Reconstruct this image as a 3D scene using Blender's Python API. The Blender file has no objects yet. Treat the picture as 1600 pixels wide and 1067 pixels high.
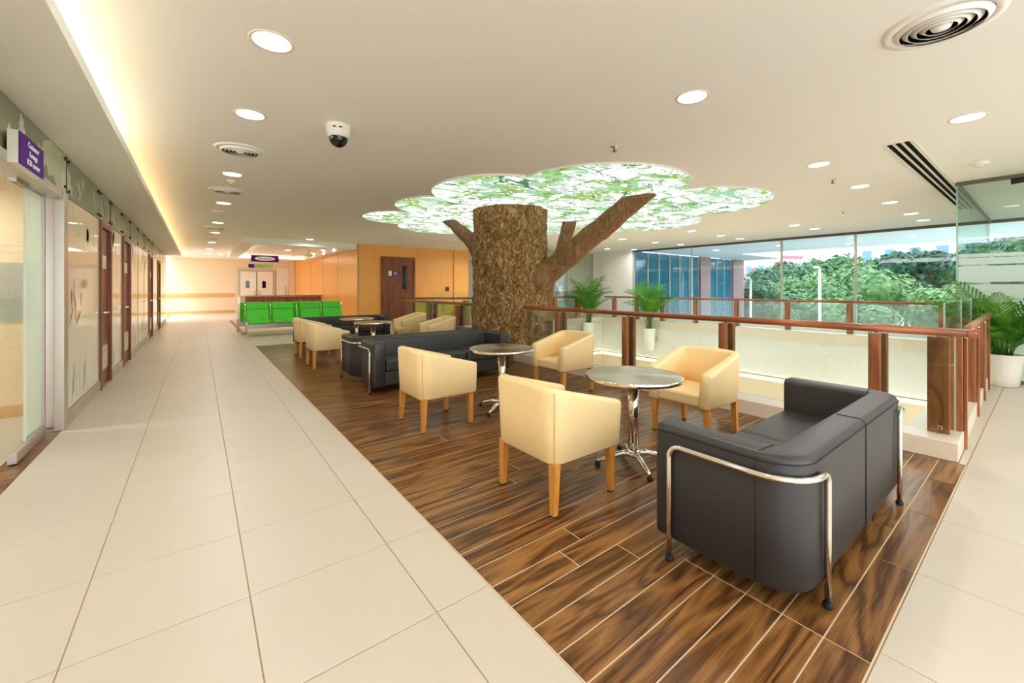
import bpy, bmesh, math, random
from mathutils import Vector, Matrix, noise
random.seed(7)
PI = math.pi
SC = bpy.context.scene
COL = SC.collection

# ------------------------------------------------------------------ camera
cam_d = bpy.data.cameras.new('camera'); cam = bpy.data.objects.new('camera', cam_d); COL.objects.link(cam)
cam.location = (0, 0, 1.35)
YAW = math.atan(490 / 642.0)
cam.rotation_euler = (PI / 2, 0, -YAW)
cam_d.sensor_fit = 'HORIZONTAL'; cam_d.sensor_width = 36.0
cam_d.lens = 36.0 * 642 / 1600
cam_d.shift_y = -(533.5 - 450) / 1600
cam_d.clip_start = 0.05; cam_d.clip_end = 400
SC.camera = cam

# ------------------------------------------------------------------ exposure, sky
SC.view_settings.view_transform = 'Standard'
SC.view_settings.look = 'None'
SC.view_settings.gamma = 1.0
SC.view_settings.exposure = 0.42
SC.view_settings.use_curve_mapping = False
SC.cycles.max_bounces = 14
SC.cycles.transparent_max_bounces = 24
SC.cycles.diffuse_bounces = 10
SC.cycles.glossy_bounces = 4
SC.cycles.sample_clamp_indirect = 6.0
SC.cycles.caustics_reflective = False
SC.cycles.caustics_refractive = False
W = bpy.data.worlds.new('world'); SC.world = W; W.use_nodes = True
wn = W.node_tree.nodes; wl = W.node_tree.links
bg = wn['Background']
tc = wn.new('ShaderNodeTexCoord'); nz = wn.new('ShaderNodeTexNoise'); rp = wn.new('ShaderNodeValToRGB')
nz.inputs['Scale'].default_value = 2.2; nz.inputs['Detail'].default_value = 5
rp.color_ramp.elements[0].position = .35; rp.color_ramp.elements[0].color = (.72, .85, 1, 1)
rp.color_ramp.elements[1].position = .6; rp.color_ramp.elements[1].color = (1, 1, 1, 1)
wl.new(tc.outputs['Generated'], nz.inputs['Vector']); wl.new(nz.outputs['Fac'], rp.inputs['Fac'])
wl.new(rp.outputs['Color'], bg.inputs['Color'])
bg.inputs['Strength'].default_value = 3.6
LAMP_W = 10.0          # watts of every recessed downlight
LAMP_COL = (1.0, .975, .94)
sun_d = bpy.data.lights.new('sun', 'SUN'); sun_d.energy = 2.0; sun_d.angle = .3; sun_d.color = (1, .97, .9)
sun = bpy.data.objects.new('sun', sun_d); COL.objects.link(sun); sun.rotation_euler = (math.radians(38), math.radians(-22), 0)

# ------------------------------------------------------------------ materials
def S(r, g, b):
    f = lambda c: (c / 255 / 12.92) if c / 255 <= .04045 else ((c / 255 + .055) / 1.055) ** 2.4
    return (f(r), f(g), f(b), 1)
MATS = {}
class M:
    def __init__(s, name):
        s.m = bpy.data.materials.new(name); s.m.use_nodes = True
        s.n = s.m.node_tree.nodes; s.l = s.m.node_tree.links
        s.b = s.n['Principled BSDF']; s.out = s.n['Material Output']
    def add(s, t, **k):
        x = s.n.new(t)
        for a, v in k.items():
            if a in x.inputs: x.inputs[a].default_value = v
            else: setattr(x, a, v)
        return x
    def co(s, kind='Object'):
        return s.add('ShaderNodeTexCoord').outputs[kind]
    def map(s, src, scale=(1, 1, 1), loc=(0, 0, 0), rot=(0, 0, 0)):
        x = s.n.new('ShaderNodeMapping'); s.l.new(src, x.inputs['Vector'])
        x.inputs['Scale'].default_value = scale; x.inputs['Location'].default_value = loc; x.inputs['Rotation'].default_value = rot
        return x.outputs['Vector']
    def noise(s, vec, scale, detail=4, rough=.5, dist=0):
        x = s.n.new('ShaderNodeTexNoise'); s.l.new(vec, x.inputs['Vector'])
        x.inputs['Scale'].default_value = scale; x.inputs['Detail'].default_value = detail
        x.inputs['Roughness'].default_value = rough; x.inputs['Distortion'].default_value = dist
        return x.outputs['Fac']
    def ramp(s, fac, stops, interp='LINEAR'):
        x = s.n.new('ShaderNodeValToRGB'); s.l.new(fac, x.inputs['Fac']); e = x.color_ramp.elements
        x.color_ramp.interpolation = interp
        e[0].position, e[0].color = stops[0]; e[1].position, e[1].color = stops[-1]
        for p, c in stops[1:-1]:
            y = e.new(p); y.color = c
        return x.outputs['Color']
    def mix(s, fac, a, b, mode='MIX'):
        x = s.n.new('ShaderNodeMix'); x.data_type = 'RGBA'; x.blend_type = mode
        for sock, v in ((x.inputs['Factor'], fac), (x.inputs['A'], a), (x.inputs['B'], b)):
            pass
        ins = [i for i in x.inputs if i.enabled]
        for sock, v in zip((x.inputs[0], x.inputs[6], x.inputs[7]), (fac, a, b)):
            if hasattr(v, 'links'): s.l.new(v, sock)
            else: sock.default_value = v
        return x.outputs[2]
    def math(s, op, a, b=0.0):
        x = s.n.new('ShaderNodeMath'); x.operation = op
        for sock, v in zip(x.inputs, (a, b)):
            if hasattr(v, 'links'): s.l.new(v, sock)
            else: sock.default_value = v
        return x.outputs[0]
    def rnd(s): return s.add('ShaderNodeObjectInfo').outputs['Random']
    def set(s, **k):
        for a, v in k.items():
            a = a.replace('_', ' ')
            if hasattr(v, 'links'): s.l.new(v, s.b.inputs[a])
            else: s.b.inputs[a].default_value = v
        return s
    def bump(s, h, strength=.3, dist=.01):
        x = s.n.new('ShaderNodeBump'); x.inputs['Strength'].default_value = strength; x.inputs['Distance'].default_value = dist
        s.l.new(h, x.inputs['Height']); s.l.new(x.outputs['Normal'], s.b.inputs['Normal']); return s

def plain(name, col, rough=.5, metal=0, var=.04, scale=6, spec=.5, coat=0):
    m = M(name); v = m.co(); n = m.noise(v, scale, 3)
    c = m.mix(n, tuple(max(0, x * (1 - var)) for x in col[:3]) + (1,), tuple(min(1, x * (1 + var)) for x in col[:3]) + (1,))
    m.set(Base_Color=c, Roughness=rough, Metallic=metal, Specular_IOR_Level=spec, Coat_Weight=coat)
    return m.m
def emit(name, col, strength):
    m = M(name); m.set(Base_Color=col, Emission_Color=col, Emission_Strength=strength); return m.m
def thin_glass(name, tint, gloss=.08, rough=.0, tintmix=1.0):
    m = M(name); t = m.add('ShaderNodeBsdfTransparent', Color=tint); g = m.add('ShaderNodeBsdfGlossy', Roughness=rough)
    lw = m.add('ShaderNodeFresnel', IOR=1.45); f = m.math('ADD', m.math('MULTIPLY', lw.outputs[0], .55 * tintmix), gloss * .3)
    x = m.add('ShaderNodeMixShader'); m.l.new(f, x.inputs[0]); m.l.new(t.outputs[0], x.inputs[1]); m.l.new(g.outputs[0], x.inputs[2])
    m.l.new(x.outputs[0], m.out.inputs[0]); return m.m
def frosted(name, col, clear=.25):
    m = M(name); d = m.add('ShaderNodeBsdfDiffuse', Color=col); tr = m.add('ShaderNodeBsdfTranslucent', Color=col)
    a = m.add('ShaderNodeMixShader'); a.inputs[0].default_value = .5; m.l.new(d.outputs[0], a.inputs[1]); m.l.new(tr.outputs[0], a.inputs[2])
    t = m.add('ShaderNodeBsdfTransparent', Color=(.97, 1, .98, 1)); b = m.add('ShaderNodeMixShader'); b.inputs[0].default_value = clear
    m.l.new(a.outputs[0], b.inputs[1]); m.l.new(t.outputs[0], b.inputs[2]); m.l.new(b.outputs[0], m.out.inputs[0]); return m.m

def tile_mat():
    m = M('beige_tile'); g = m.add('ShaderNodeNewGeometry').outputs['Position']; r = m.rnd()
    n = m.noise(m.map(g, (1, 1, 1)), 2.5, 6, .6, .6); f = m.noise(m.map(g, (6, 22, 6)), 5, 4)
    c = m.mix(n, S(199, 190, 175), S(207, 198, 184)); c = m.mix(m.math('MULTIPLY', f, .25), c, S(191, 180, 160))
    c = m.mix(m.math('MULTIPLY', r, .18), c, S(193, 182, 162))
    m.set(Base_Color=c, Roughness=m.ramp(n, [(0, (.3, .3, .3, 1)), (1, (.42, .42, .42, 1))]), Specular_IOR_Level=.45); return m.m
def wood_mat(name, dark, mid, light, long_axis='X', scale=1.0, rough=.22, rings=9.0, spec=.5):
    m = M(name); v = m.co(); r = m.rnd()
    off = m.add('ShaderNodeCombineXYZ'); 
    for i, k in enumerate((37.0, 53.0, 11.0)): m.l.new(m.math('MULTIPLY', r, k), off.inputs[i])
    va = m.add('ShaderNodeVectorMath', operation='ADD'); m.l.new(v, va.inputs[0]); m.l.new(off.outputs[0], va.inputs[1])
    st = {'X': (.42, 3.4, 3.4), 'Y': (3.4, .42, 3.4), 'Z': (3.4, 3.4, .42)}[long_axis]
    st = tuple(x * scale for x in st)
    mv = m.map(va.outputs[0], st)
    base = m.noise(mv, 1.6, 3, .5, .5)
    ringv = m.math('FRACT', m.math('MULTIPLY', base, rings))
    ring = m.math('ABSOLUTE', m.math('SUBTRACT', ringv, .5))
    fine = m.noise(m.map(va.outputs[0], tuple(x * (3 if x < 1.5 * scale else 14) for x in st)), 4, 3, .6)
    c = m.ramp(m.math('ADD', m.math('MULTIPLY', ring, 1.25), m.math('MULTIPLY', m.math('SUBTRACT', fine, .5), .9)), [(.0, dark), (.34, mid), (.85, light)])
    c = m.mix(m.math('MULTIPLY', m.math('SUBTRACT', r, .2), .32), c, dark)
    m.set(Base_Color=c, Roughness=rough, Specular_IOR_Level=spec); m.bump(fine, .06, .002); return m.m

MATS['tile'] = tile_mat()
MATS['plank'] = wood_mat('walnut_plank', S(70, 43, 20), S(124, 84, 44), S(164, 118, 66), 'X', 1.0, .28, 7.0, .32)
MATS['post'] = wood_mat('post_timber', S(122, 72, 40), S(154, 94, 54), S(174, 114, 70), 'Z', 1.0, .35, 5)
MATS['rail'] = wood_mat('rail_timber', S(120, 62, 30), S(158, 86, 44), S(182, 108, 62), 'Y', .6, .28, 4)
MATS['railx'] = wood_mat('rail_timber_across', S(120, 62, 30), S(158, 86, 44), S(182, 108, 62), 'X', .6, .28, 4)
MATS['door'] = wood_mat('door_timber', S(106, 56, 32), S(134, 74, 42), S(150, 90, 54), 'Z', .8, .35, 4)
MATS['leg'] = wood_mat('beech_leg', S(196, 130, 52), S(216, 152, 70), S(230, 172, 92), 'Z', 1.5, .35, 4)
MATS['orange'] = wood_mat('honey_veneer', S(244, 164, 74), S(250, 178, 90), S(252, 190, 106), 'Z', .35, .3, 2)
MATS['grout_dark'] = plain('tile_grout', S(168, 146, 116), .8)
MATS['grout_light'] = plain('plank_grout', S(222, 204, 172), .8)
MATS['ceiling'] = plain('ceiling_paint', S(244, 243, 238), .9, var=.01, scale=1)
MATS['cream'] = plain('cream_paint', S(230, 208, 174), .8, var=.015, scale=1)
MATS['white'] = plain('white_paint', S(240, 238, 230), .7, var=.01, scale=1)
MATS['offwhite'] = plain('pale_stone', S(226, 212, 192), .35, var=.06, scale=14)
MATS['tan'] = plain('tan_guard', S(206, 164, 98), .5)
MATS['black'] = plain('black_leather', S(46, 45, 46), .42, var=.12, scale=3, spec=.55)
MATS['seam'] = plain('dark_stitching', S(22, 22, 24), .6)
MATS['leather'] = plain('tan_leather', S(240, 213, 158), .42, var=.04, scale=5, spec=.4)
MATS['leather_seam'] = plain('tan_stitching', S(196, 158, 104), .6)
MATS['rubber'] = plain('black_rubber', S(18, 18, 18), .6)
MATS['chrome'] = plain('chrome', (.86, .84, .8, 1), .08, 1, var=.01)
MATS['alu'] = plain('brushed_aluminium', S(196, 186, 174), .35, .7, var=.04)
MATS['alu_dark'] = plain('bronze_frame', S(112, 100, 86), .4, .5)
MATS['green'] = plain('green_vinyl', S(84, 222, 50), .35, var=.06)
MATS['purple'] = plain('purple_sign_face', S(78, 10, 128), .6, spec=.2)
MATS['plastic_white'] = plain('white_plastic', S(232, 226, 212), .4)
MATS['black_gloss'] = plain('black_glass', S(12, 12, 14), .06)
MATS['dark_void'] = plain('duct_black', S(6, 6, 6), .9, spec=.1)
MATS['pot'] = plain('white_glazed_pot', S(238, 234, 224), .25, var=.01)
MATS['soil'] = plain('potting_soil', S(50, 38, 26), .9, var=.4, scale=40)
MATS['panelglass'] = None
MATS['fascia'] = plain('pale_green_fascia', S(226, 224, 213), .25, var=.015, scale=.6)
MATS['glass'] = thin_glass('railing_glass', (.93, .98, .95, 1), .05)
MATS['window'] = thin_glass('window_glass', (.93, .98, 1.0, 1), .1)
MATS['doorglass'] = thin_glass('entrance_glass', (.95, .98, .96, 1), .0, .0, .25)
MATS['boxglass'] = thin_glass('partition_glass', (.93, .98, .95, 1), .08)
MATS['glassedge'] = plain('glass_edge', S(158, 190, 176), .1)
MATS['frost'] = frosted('frosted_film', (.86, .93, .9, 1), .22)
MATS['frost_thin'] = frosted('frosted_balustrade_film', (.97, .97, .9, 1), .68)
MATS['painted_haze'] = frosted('far_glass_painted_haze', (.8, .92, 1, 1), .86)  # pale blue scatter paints reflected haze into the far panes
MATS['aqua'] = frosted('aqua_side_glass', (.74, .88, .82, 1), .45)
MATS['lamp'] = emit('lamp_diffuser', (1, .97, .92, 1), 6.0)
MATS['led'] = emit('warm_led', (1, .76, .42, 1), 5.2)
MATS['led_white'] = emit('soft_led', (1, .9, .7, 1), 3.4)
MATS['oval'] = plain('sign_white', S(245, 248, 250), .4)
MATS['blue'] = plain('sign_blue', S(50, 110, 170), .4)
MATS['sign_green'] = plain('sign_green_band', S(150, 180, 110), .4)

def backpaint(name, c1, c2):
    m = M(name); v = m.co(); n = m.noise(v, .8, 2)
    m.set(Base_Color=m.mix(n, c1, c2), Roughness=.04, Specular_IOR_Level=.62); return m.m
MATS['panelglass'] = backpaint('back_painted_glass', S(226, 206, 174), S(232, 214, 184))
MATS['panellow'] = backpaint('pale_green_painted_glass', S(212, 216, 192), S(220, 222, 200))
MATS['panelgreen'] = (lambda m: (m.set(Base_Color=m.mix(m.noise(m.co(), 1.2, 2), S(120, 128, 98), S(138, 146, 114)), Roughness=.12, Specular_IOR_Level=.5), m.m)[1])(M('sage_frosted_glass'))
MATS['print'] = plain('pale_leaf_print', S(200, 206, 172), .2)
MATS['print_white'] = plain('white_leaf_print', S(226, 236, 222), .2)
MATS['print_red'] = plain('russet_leaf_print', S(170, 110, 80), .2)

def steel_disc():
    m = M('spun_steel'); v = m.co()
    tan = m.add('ShaderNodeTangent', direction_type='RADIAL', axis='Z')
    n = m.noise(m.map(v, (1, 1, 1)), 30, 3)
    m.set(Base_Color=m.mix(n, S(186, 176, 160), S(206, 198, 184)), Metallic=1.0, Roughness=.3, Anisotropic=.85)
    m.l.new(tan.outputs[0], m.b.inputs['Tangent']); return m.m
MATS['steel'] = steel_disc()

def bark():
    m = M('bark'); v = m.co()
    sv = m.map(v, (1.0, 1.0, .55))
    vo = m.add('ShaderNodeTexVoronoi', feature='DISTANCE_TO_EDGE', Scale=8.5)
    ds = m.noise(sv, 5, 4); wv = m.add('ShaderNodeVectorMath', operation='ADD'); m.l.new(sv, wv.inputs[0])
    cc = m.add('ShaderNodeCombineXYZ'); [m.l.new(m.math('MULTIPLY', m.noise(m.map(v, (1, 1, .6), (k * 7, 0, 0)), 5, 5), .8), cc.inputs[k]) for k in range(3)]
    m.l.new(cc.outputs[0], wv.inputs[1]); m.l.new(wv.outputs[0], vo.inputs['Vector'])
    n1 = m.noise(m.map(v, (1, 1, .45)), 22, 6, .7, 1.2); n2 = m.noise(v, 3, 3)
    h = m.math('ADD', m.math('MULTIPLY', m.math('MINIMUM', vo.outputs['Distance'], .22), 1.5), m.math('MULTIPLY', n1, 1.05))
    c = m.ramp(h, [(.3, S(58, 38, 20)), (.52, S(116, 82, 44)), (.74, S(166, 126, 76)), (.95, S(212, 176, 120))])
    chip = m.ramp(m.noise(m.map(v, (1, 1, .7), (4, 1, 2)), 13, 3, .5, .6), [(.60, (0, 0, 0, 1)), (.66, (1, 1, 1, 1))])
    c = m.mix(m.math('MULTIPLY', n2, .4), c, S(100, 70, 30)); c = m.mix(m.math('MULTIPLY', chip, .55), c, S(206, 166, 106))
    pit = m.ramp(m.noise(m.map(v, (1, 1, .6), (9, 3, 5)), 6, 4, .6, 1.0), [(.34, (1, 1, 1, 1)), (.42, (0, 0, 0, 1))]); c = m.mix(m.math('MULTIPLY', pit, .6), c, S(50, 32, 16))
    m.set(Base_Color=c, Roughness=.75, Specular_IOR_Level=.3); m.bump(h, .9, .03); return m.m
MATS['bark'] = bark()
def smooth_bark():
    m = M('branch_bark'); v = m.co(); n1 = m.noise(m.map(v, (1, 1, .3)), 14, 6, .65, 1.5); n2 = m.noise(v, 3, 3)
    c = m.ramp(n1, [(.25, S(72, 46, 22)), (.5, S(124, 88, 46)), (.78, S(170, 128, 76))])
    m.set(Base_Color=m.mix(m.math('MULTIPLY', n2, .3), c, S(104, 76, 40)), Roughness=.7); m.bump(n1, .6, .02); return m.m
MATS['branch'] = smooth_bark()

def canopy_mat():
    m = M('backlit_leaf_print'); g = m.add('ShaderNodeNewGeometry').outputs['Position']
    r = m.rnd(); off = m.add('ShaderNodeCombineXYZ'); m.l.new(m.math('MULTIPLY', r, 40.0), off.inputs[0])
    va = m.add('ShaderNodeVectorMath', operation='ADD'); m.l.new(g, va.inputs[0]); m.l.new(off.outputs[0], va.inputs[1]); v = va.outputs[0]
    a = m.noise(m.map(v, (1, 1.4, 1)), 1.5, 4, .5, 1.2); b = m.noise(m.map(v, (1.2, .8, 1), (5, 2, 0)), 1.9, 5, .6, .8)
    d = m.noise(m.map(v, (1, 1, 1), (9, 4, 0)), 11, 3, .6); e = m.noise(m.map(v, (.7, 1.5, 1), (1, 8, 0)), 1.1, 3, .5, .9)
    f = m.noise(m.map(v, (1, 1, 1), (3, 3, 0)), 45, 2)
    white = (1.0, 1.0, .97, 1)
    sage = m.mix(f, S(128, 182, 136), S(176, 212, 174)); leaf = m.mix(f, S(92, 152, 50), S(146, 190, 78)); lime = S(180, 202, 96)
    grey = m.mix(f, S(196, 205, 196), S(230, 235, 228)); dark = S(70, 118, 84)
    K = lambda x, t, s=.02: m.ramp(x, [(t, (0, 0, 0, 1)), (t + s, (1, 1, 1, 1))])
    c = m.mix(K(e, .57), white, grey)
    c = m.mix(K(a, .55), c, sage)
    c = m.mix(m.math('MULTIPLY', K(b, .54), K(d, .44, .04)), c, leaf)
    c = m.mix(m.math('MULTIPLY', K(b, .62), K(d, .52, .04)), c, lime)
    band = m.math('ABSOLUTE', m.math('SUBTRACT', e, .47)); c = m.mix(m.ramp(band, [(.006, (1, 1, 1, 1)), (.012, (0, 0, 0, 1))]), c, dark)
    band2 = m.math('ABSOLUTE', m.math('SUBTRACT', a, .47)); c = m.mix(m.ramp(band2, [(.004, (1, 1, 1, 1)), (.01, (0, 0, 0, 1))]), c, S(140, 160, 140))
    m.set(Base_Color=(0, 0, 0, 1), Specular_IOR_Level=.1, Emission_Color=c, Emission_Strength=.95, Roughness=.5); return m.m
MATS['canopy'] = canopy_mat()

def leafy(name, c1, c2, c3, trans=.3):
    m = M(name); r = m.rnd(); g = m.add('ShaderNodeNewGeometry').outputs['Position']; n = m.noise(g, 3.0, 3)
    c = m.ramp(m.math('ADD', m.math('MULTIPLY', n, .8), m.math('MULTIPLY', r, .25)), [(.25, c1), (.5, c2), (.8, c3)])
    m.set(Base_Color=c, Roughness=.5, Specular_IOR_Level=.3)
    t = m.add('ShaderNodeBsdfTranslucent'); m.l.new(c, t.inputs[0]); x = m.add('ShaderNodeMixShader'); x.inputs[0].default_value = trans
    m.l.new(m.b.outputs[0], x.inputs[1]); m.l.new(t.outputs[0], x.inputs[2]); m.l.new(x.outputs[0], m.out.inputs[0]); return m.m
MATS['palm'] = leafy('palm_leaf', S(38, 92, 20), S(78, 142, 36), S(134, 188, 66))
MATS['stem'] = plain('palm_stem', S(92, 116, 40), .5, var=.25, scale=12)
MATS['tree1'] = leafy('tree_leaf_dark', S(16, 52, 40), S(38, 84, 58), S(92, 134, 98), .15)
MATS['tree2'] = leafy('tree_leaf_bright', S(28, 68, 44), S(60, 106, 58), S(122, 158, 96), .15)
MATS['treebark'] = plain('street_tree_bark', S(110, 94, 76), .8, var=.2)
MATS['pinkwall'] = plain('pink_render', S(214, 150, 156), .8)
MATS['whitewall'] = plain('white_render', S(206, 206, 214), .8)
MATS['bluewall'] = plain('blue_grey_cladding', S(96, 128, 184), .5)
MATS['roofpink'] = plain('terracotta_roof', S(190, 92, 96), .8)
MATS['lawn'] = plain('lawn', S(150, 196, 160), .9, var=.25, scale=.4)
MATS['asphalt'] = plain('pale_paving', S(240, 243, 248), .8, var=.1, scale=.4)
MATS['mauve'] = plain('mauve_column_cladding', S(150, 124, 130), .5, var=.05)
MATS['soffit_out'] = plain('outdoor_soffit', S(244, 248, 255), .6)
MATS['blueglass'] = (lambda m: (m.set(Base_Color=m.mix(m.noise(m.co(), .7, 3), S(20, 88, 122), S(44, 132, 160)), Roughness=.05, Specular_IOR_Level=.8), m.m)[1])(M('blue_facade_glass'))
MATS['brick'] = plain('terracotta_cladding', S(176, 120, 100), .7)
MATS['mosaic'] = plain('mosaic_wall', S(140, 150, 130), .4, var=.5, scale=60)

# ------------------------------------------------------------------ mesh building
class MB:
    def __init__(s): s.v = []; s.f = []; s.sm = []
    def face(s, idx, smooth=False): s.f.append(tuple(idx)); s.sm.append(smooth)
    def box(s, x0, y0, z0, x1, y1, z1):
        i = len(s.v); s.v += [(x0, y0, z0), (x1, y0, z0), (x1, y1, z0), (x0, y1, z0), (x0, y0, z1), (x1, y0, z1), (x1, y1, z1), (x0, y1, z1)]
        for q in ((0, 3, 2, 1), (4, 5, 6, 7), (0, 1, 5, 4), (1, 2, 6, 5), (2, 3, 7, 6), (3, 0, 4, 7)): s.face([i + k for k in q])
        return s
    def taper(s, x, y, z0, z1, w0, w1, dx=0, dy=0):      # square leg, w0 at the foot, w1 at the top, foot shifted by dx, dy
        i = len(s.v); a, b = w0 / 2, w1 / 2
        for (cx, cy, z, h) in ((x + dx, y + dy, z0, a), (x, y, z1, b)):
            s.v += [(cx - h, cy - h, z), (cx + h, cy - h, z), (cx + h, cy + h, z), (cx - h, cy + h, z)]
        for q in ((0, 3, 2, 1), (4, 5, 6, 7), (0, 1, 5, 4), (1, 2, 6, 5), (2, 3, 7, 6), (3, 0, 4, 7)): s.face([i + k for k in q])
        return s
    def ring(s, pts): i = len(s.v); s.v += [tuple(p) for p in pts]; return list(range(i, i + len(pts)))
    def skin(s, a, b, closed=True, smooth=True):
        n = len(a)
        for k in range(n if closed else n - 1): s.face((a[k], a[(k + 1) % n], b[(k + 1) % n], b[k]), smooth)
    def lathe(s, prof, seg=24, c=(0, 0, 0), caps=(True, True), smooth=True):
        rs = []
        for r, z in prof:
            rs.append(s.ring([(c[0] + r * math.cos(2 * PI * k / seg), c[1] + r * math.sin(2 * PI * k / seg), c[2] + z) for k in range(seg)]))
        for a, b in zip(rs, rs[1:]): s.skin(a, b, True, smooth)
        if caps[0]: s.face(rs[0][::-1])
        if caps[1]: s.face(rs[-1])
        return s
    def tube(s, pts, r, seg=10, caps=True):
        pts = [Vector(p) for p in pts]; rs = []; n = len(pts)
        rr = r if hasattr(r, '__len__') else [r] * n
        up = None
        for i, p in enumerate(pts):
            t = (pts[min(i + 1, n - 1)] - pts[max(i - 1, 0)]).normalized()
            if up is None:
                up = Vector((0, 0, 1)) if abs(t.z) < .9 else Vector((1, 0, 0))
            u = t.cross(up).normalized(); w = u.cross(t).normalized(); up = w
            rs.append(s.ring([p + (u * math.cos(2 * PI * k / seg) + w * math.sin(2 * PI * k / seg)) * rr[i] for k in range(seg)]))
        for a, b in zip(rs, rs[1:]): s.skin(a, b)
        if caps: s.face(rs[0][::-1]); s.face(rs[-1])
        return s
    def poly(s, pts, h, axis='Z', at=0.0):               # extruded flat outline
        n = len(pts)
        mk = {'Z': lambda p, d: (p[0], p[1], at + d), 'X': lambda p, d: (at + d, p[0], p[1]), 'Y': lambda p, d: (p[0], at + d, p[1])}[axis]
        a = s.ring([mk(p, 0) for p in pts]); b = s.ring([mk(p, h) for p in pts])
        s.face(a[::-1]); s.face(b); s.skin(a, b, True, False); return s
    def mesh(s, name):
        me = bpy.data.meshes.new(name); me.from_pydata(s.v, [], s.f); me.polygons.foreach_set('use_smooth', s.sm)
        bm = bmesh.new(); bm.from_mesh(me); bmesh.ops.recalc_face_normals(bm, faces=bm.faces); bm.to_mesh(me); bm.free()
        me.update(); return me
    def build(s, name, mat, parent=None, loc=(0, 0, 0), rz=0, bevel=0, seg=2):
        return link(name, s.mesh(name), mat, parent, loc, rz, bevel, seg)
def link(name, me, mat, parent=None, loc=(0, 0, 0), rz=0, bevel=0, seg=2):
    o = bpy.data.objects.new(name, me); COL.objects.link(o)
    if mat is not None and not me.materials: me.materials.append(MATS[mat] if isinstance(mat, str) else mat)
    o.location = loc; o.rotation_euler = (0, 0, rz); o.parent = parent
    if bevel:
        b = o.modifiers.new('bevel', 'BEVEL'); b.width = bevel; b.segments = seg; b.limit_method = 'ANGLE'
    return o
def tag(o, label, cat, group=None):
    o['label'] = label; o['category'] = cat
    if group: o['group'] = group
    return o
def thing(name, label, cat, loc=(0, 0, 0), rz=0, group=None):
    o = bpy.data.objects.new(name, None); COL.objects.link(o); o.empty_display_size = .1
    o.location = loc; o.rotation_euler = (0, 0, rz); return tag(o, label, cat, group)
def struct(name, mb, mat, parent=None, **k):
    o = mb.build(name, mat, parent, **k)
    if parent is None: o['kind'] = 'structure'
    return o
def kids(o): return [c for c in COL.objects if c.parent is o]
def dup(root, loc, rz, label):
    def cp(o, p):
        c = o.copy(); COL.objects.link(c); c.parent = p
        for k in KIDS[o.name]: cp(k, c)
        return c
    KIDS = {}
    allo = list(COL.objects)
    for o in allo: KIDS.setdefault(o.name, [])
    for o in allo:
        if o.parent: KIDS[o.parent.name].append(o)
    r = cp(root, None); r.location = loc; r.rotation_euler = (0, 0, rz); r['label'] = label; return r
def text(name, body, size, mat, parent, loc, rot, align='CENTER', depth=.002):
    cu = bpy.data.curves.new(name, 'FONT'); cu.body = body; cu.size = size; cu.align_x = align; cu.align_y = 'CENTER'; cu.extrude = depth; cu.resolution_u = 2
    t = bpy.data.objects.new(name, cu); COL.objects.link(t)
    dg = bpy.context.evaluated_depsgraph_get(); me = bpy.data.meshes.new_from_object(t.evaluated_get(dg)); bpy.data.objects.remove(t)
    o = link(name, me, mat, parent, loc); o.rotation_euler = rot; return o

CZ = 2.95           # main ceiling
# ------------------------------------------------------------------ floor
FL = MB()
T = -.3
FL.box(-4.6, -5, T, 5.0, 27.5, -.004); FL.box(5.0, -5, T, 14.9, .5, -.004); FL.box(5.0, 11.4, T, 14.9, 20, -.004); FL.box(13.4, .5, T, 14.9, 11.4, -.004)
floor = struct('floor', FL, 'grout_dark')
MATS_T = MATS['tile']
cache = {}
def slab_piece(name, x0, y0, x1, y1, mat, gap, parent, z1=0.0, z0=-.012):
    w, h = round(x1 - x0 - gap, 4), round(y1 - y0 - gap, 4)
    key = (name, w, h)
    if key not in cache:
        b = .0015; mb = MB()
        a = mb.ring([(-w / 2, -h / 2, z0), (w / 2, -h / 2, z0), (w / 2, h / 2, z0), (-w / 2, h / 2, z0)])
        c = mb.ring([(-w / 2, -h / 2, z1 - b), (w / 2, -h / 2, z1 - b), (w / 2, h / 2, z1 - b), (-w / 2, h / 2, z1 - b)])
        d = mb.ring([(-w / 2 + b, -h / 2 + b, z1), (w / 2 - b, -h / 2 + b, z1), (w / 2 - b, h / 2 - b, z1), (-w / 2 + b, h / 2 - b, z1)])
        mb.skin(a, c, True, False); mb.skin(c, d, True, False); mb.face(d)
        cache[key] = mb.mesh(name)
    return link(name, cache[key], mat, parent, ((x0 + x1) / 2, (y0 + y1) / 2, 0))
G = .004
cx = [-1.03, -.395, .18, .79, 1.05]
for i in range(-6, 33):
    y = 1.55 + .578 * i
    for a, b in zip(cx, cx[1:]): slab_piece('tile', a, y, b, y + .578, 'tile', G, floor)
for a in [1.05 + .6 * k for k in range(6)]:
    for y in (11.25, 11.85, 12.45, 13.05): slab_piece('tile', a, y, a + .6, y + .6, 'tile', G, floor)
rx = [1.05, 1.32, 2.01, 2.71, 3.44, 4.18, 4.9, 5.6, 6.3, 7.0, 7.7, 8.4, 9.1]
for a, b in zip(rx, rx[1:]):
    for y0, y1 in ((-.81, -.21), (-.21, .385)): slab_piece('tile', a, y0, b, y1, 'tile', G, floor)
for (x0, y0, x1, y1) in ((1.05, 13.65, 5.0, 27.5), (-1.03, 20.62, 1.05, 27.5), (4.65, 11.25, 5.0, 13.65), (5.0, 11.42, 14.9, 20), (13.42, .5, 14.9, 11.42), (9.1, -5, 14.9, .385), (1.05, -5, 9.1, -.81),
                         (-4.6, -5, -1.19, 27.5)):
    slab_piece('floor_slab', x0, y0, x1, y1, 'tile', .004, floor)
MB().poly([(4.655, .389), (9.1, .389), (9.1, .54), (4.655, .425)], .02, 'Z', -.02).build('border_tile', 'tile', floor)
MB().box(1.052, .387, -.02, 4.65, 11.248, -.0025).build('plank_grout', 'grout_light', floor)
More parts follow.
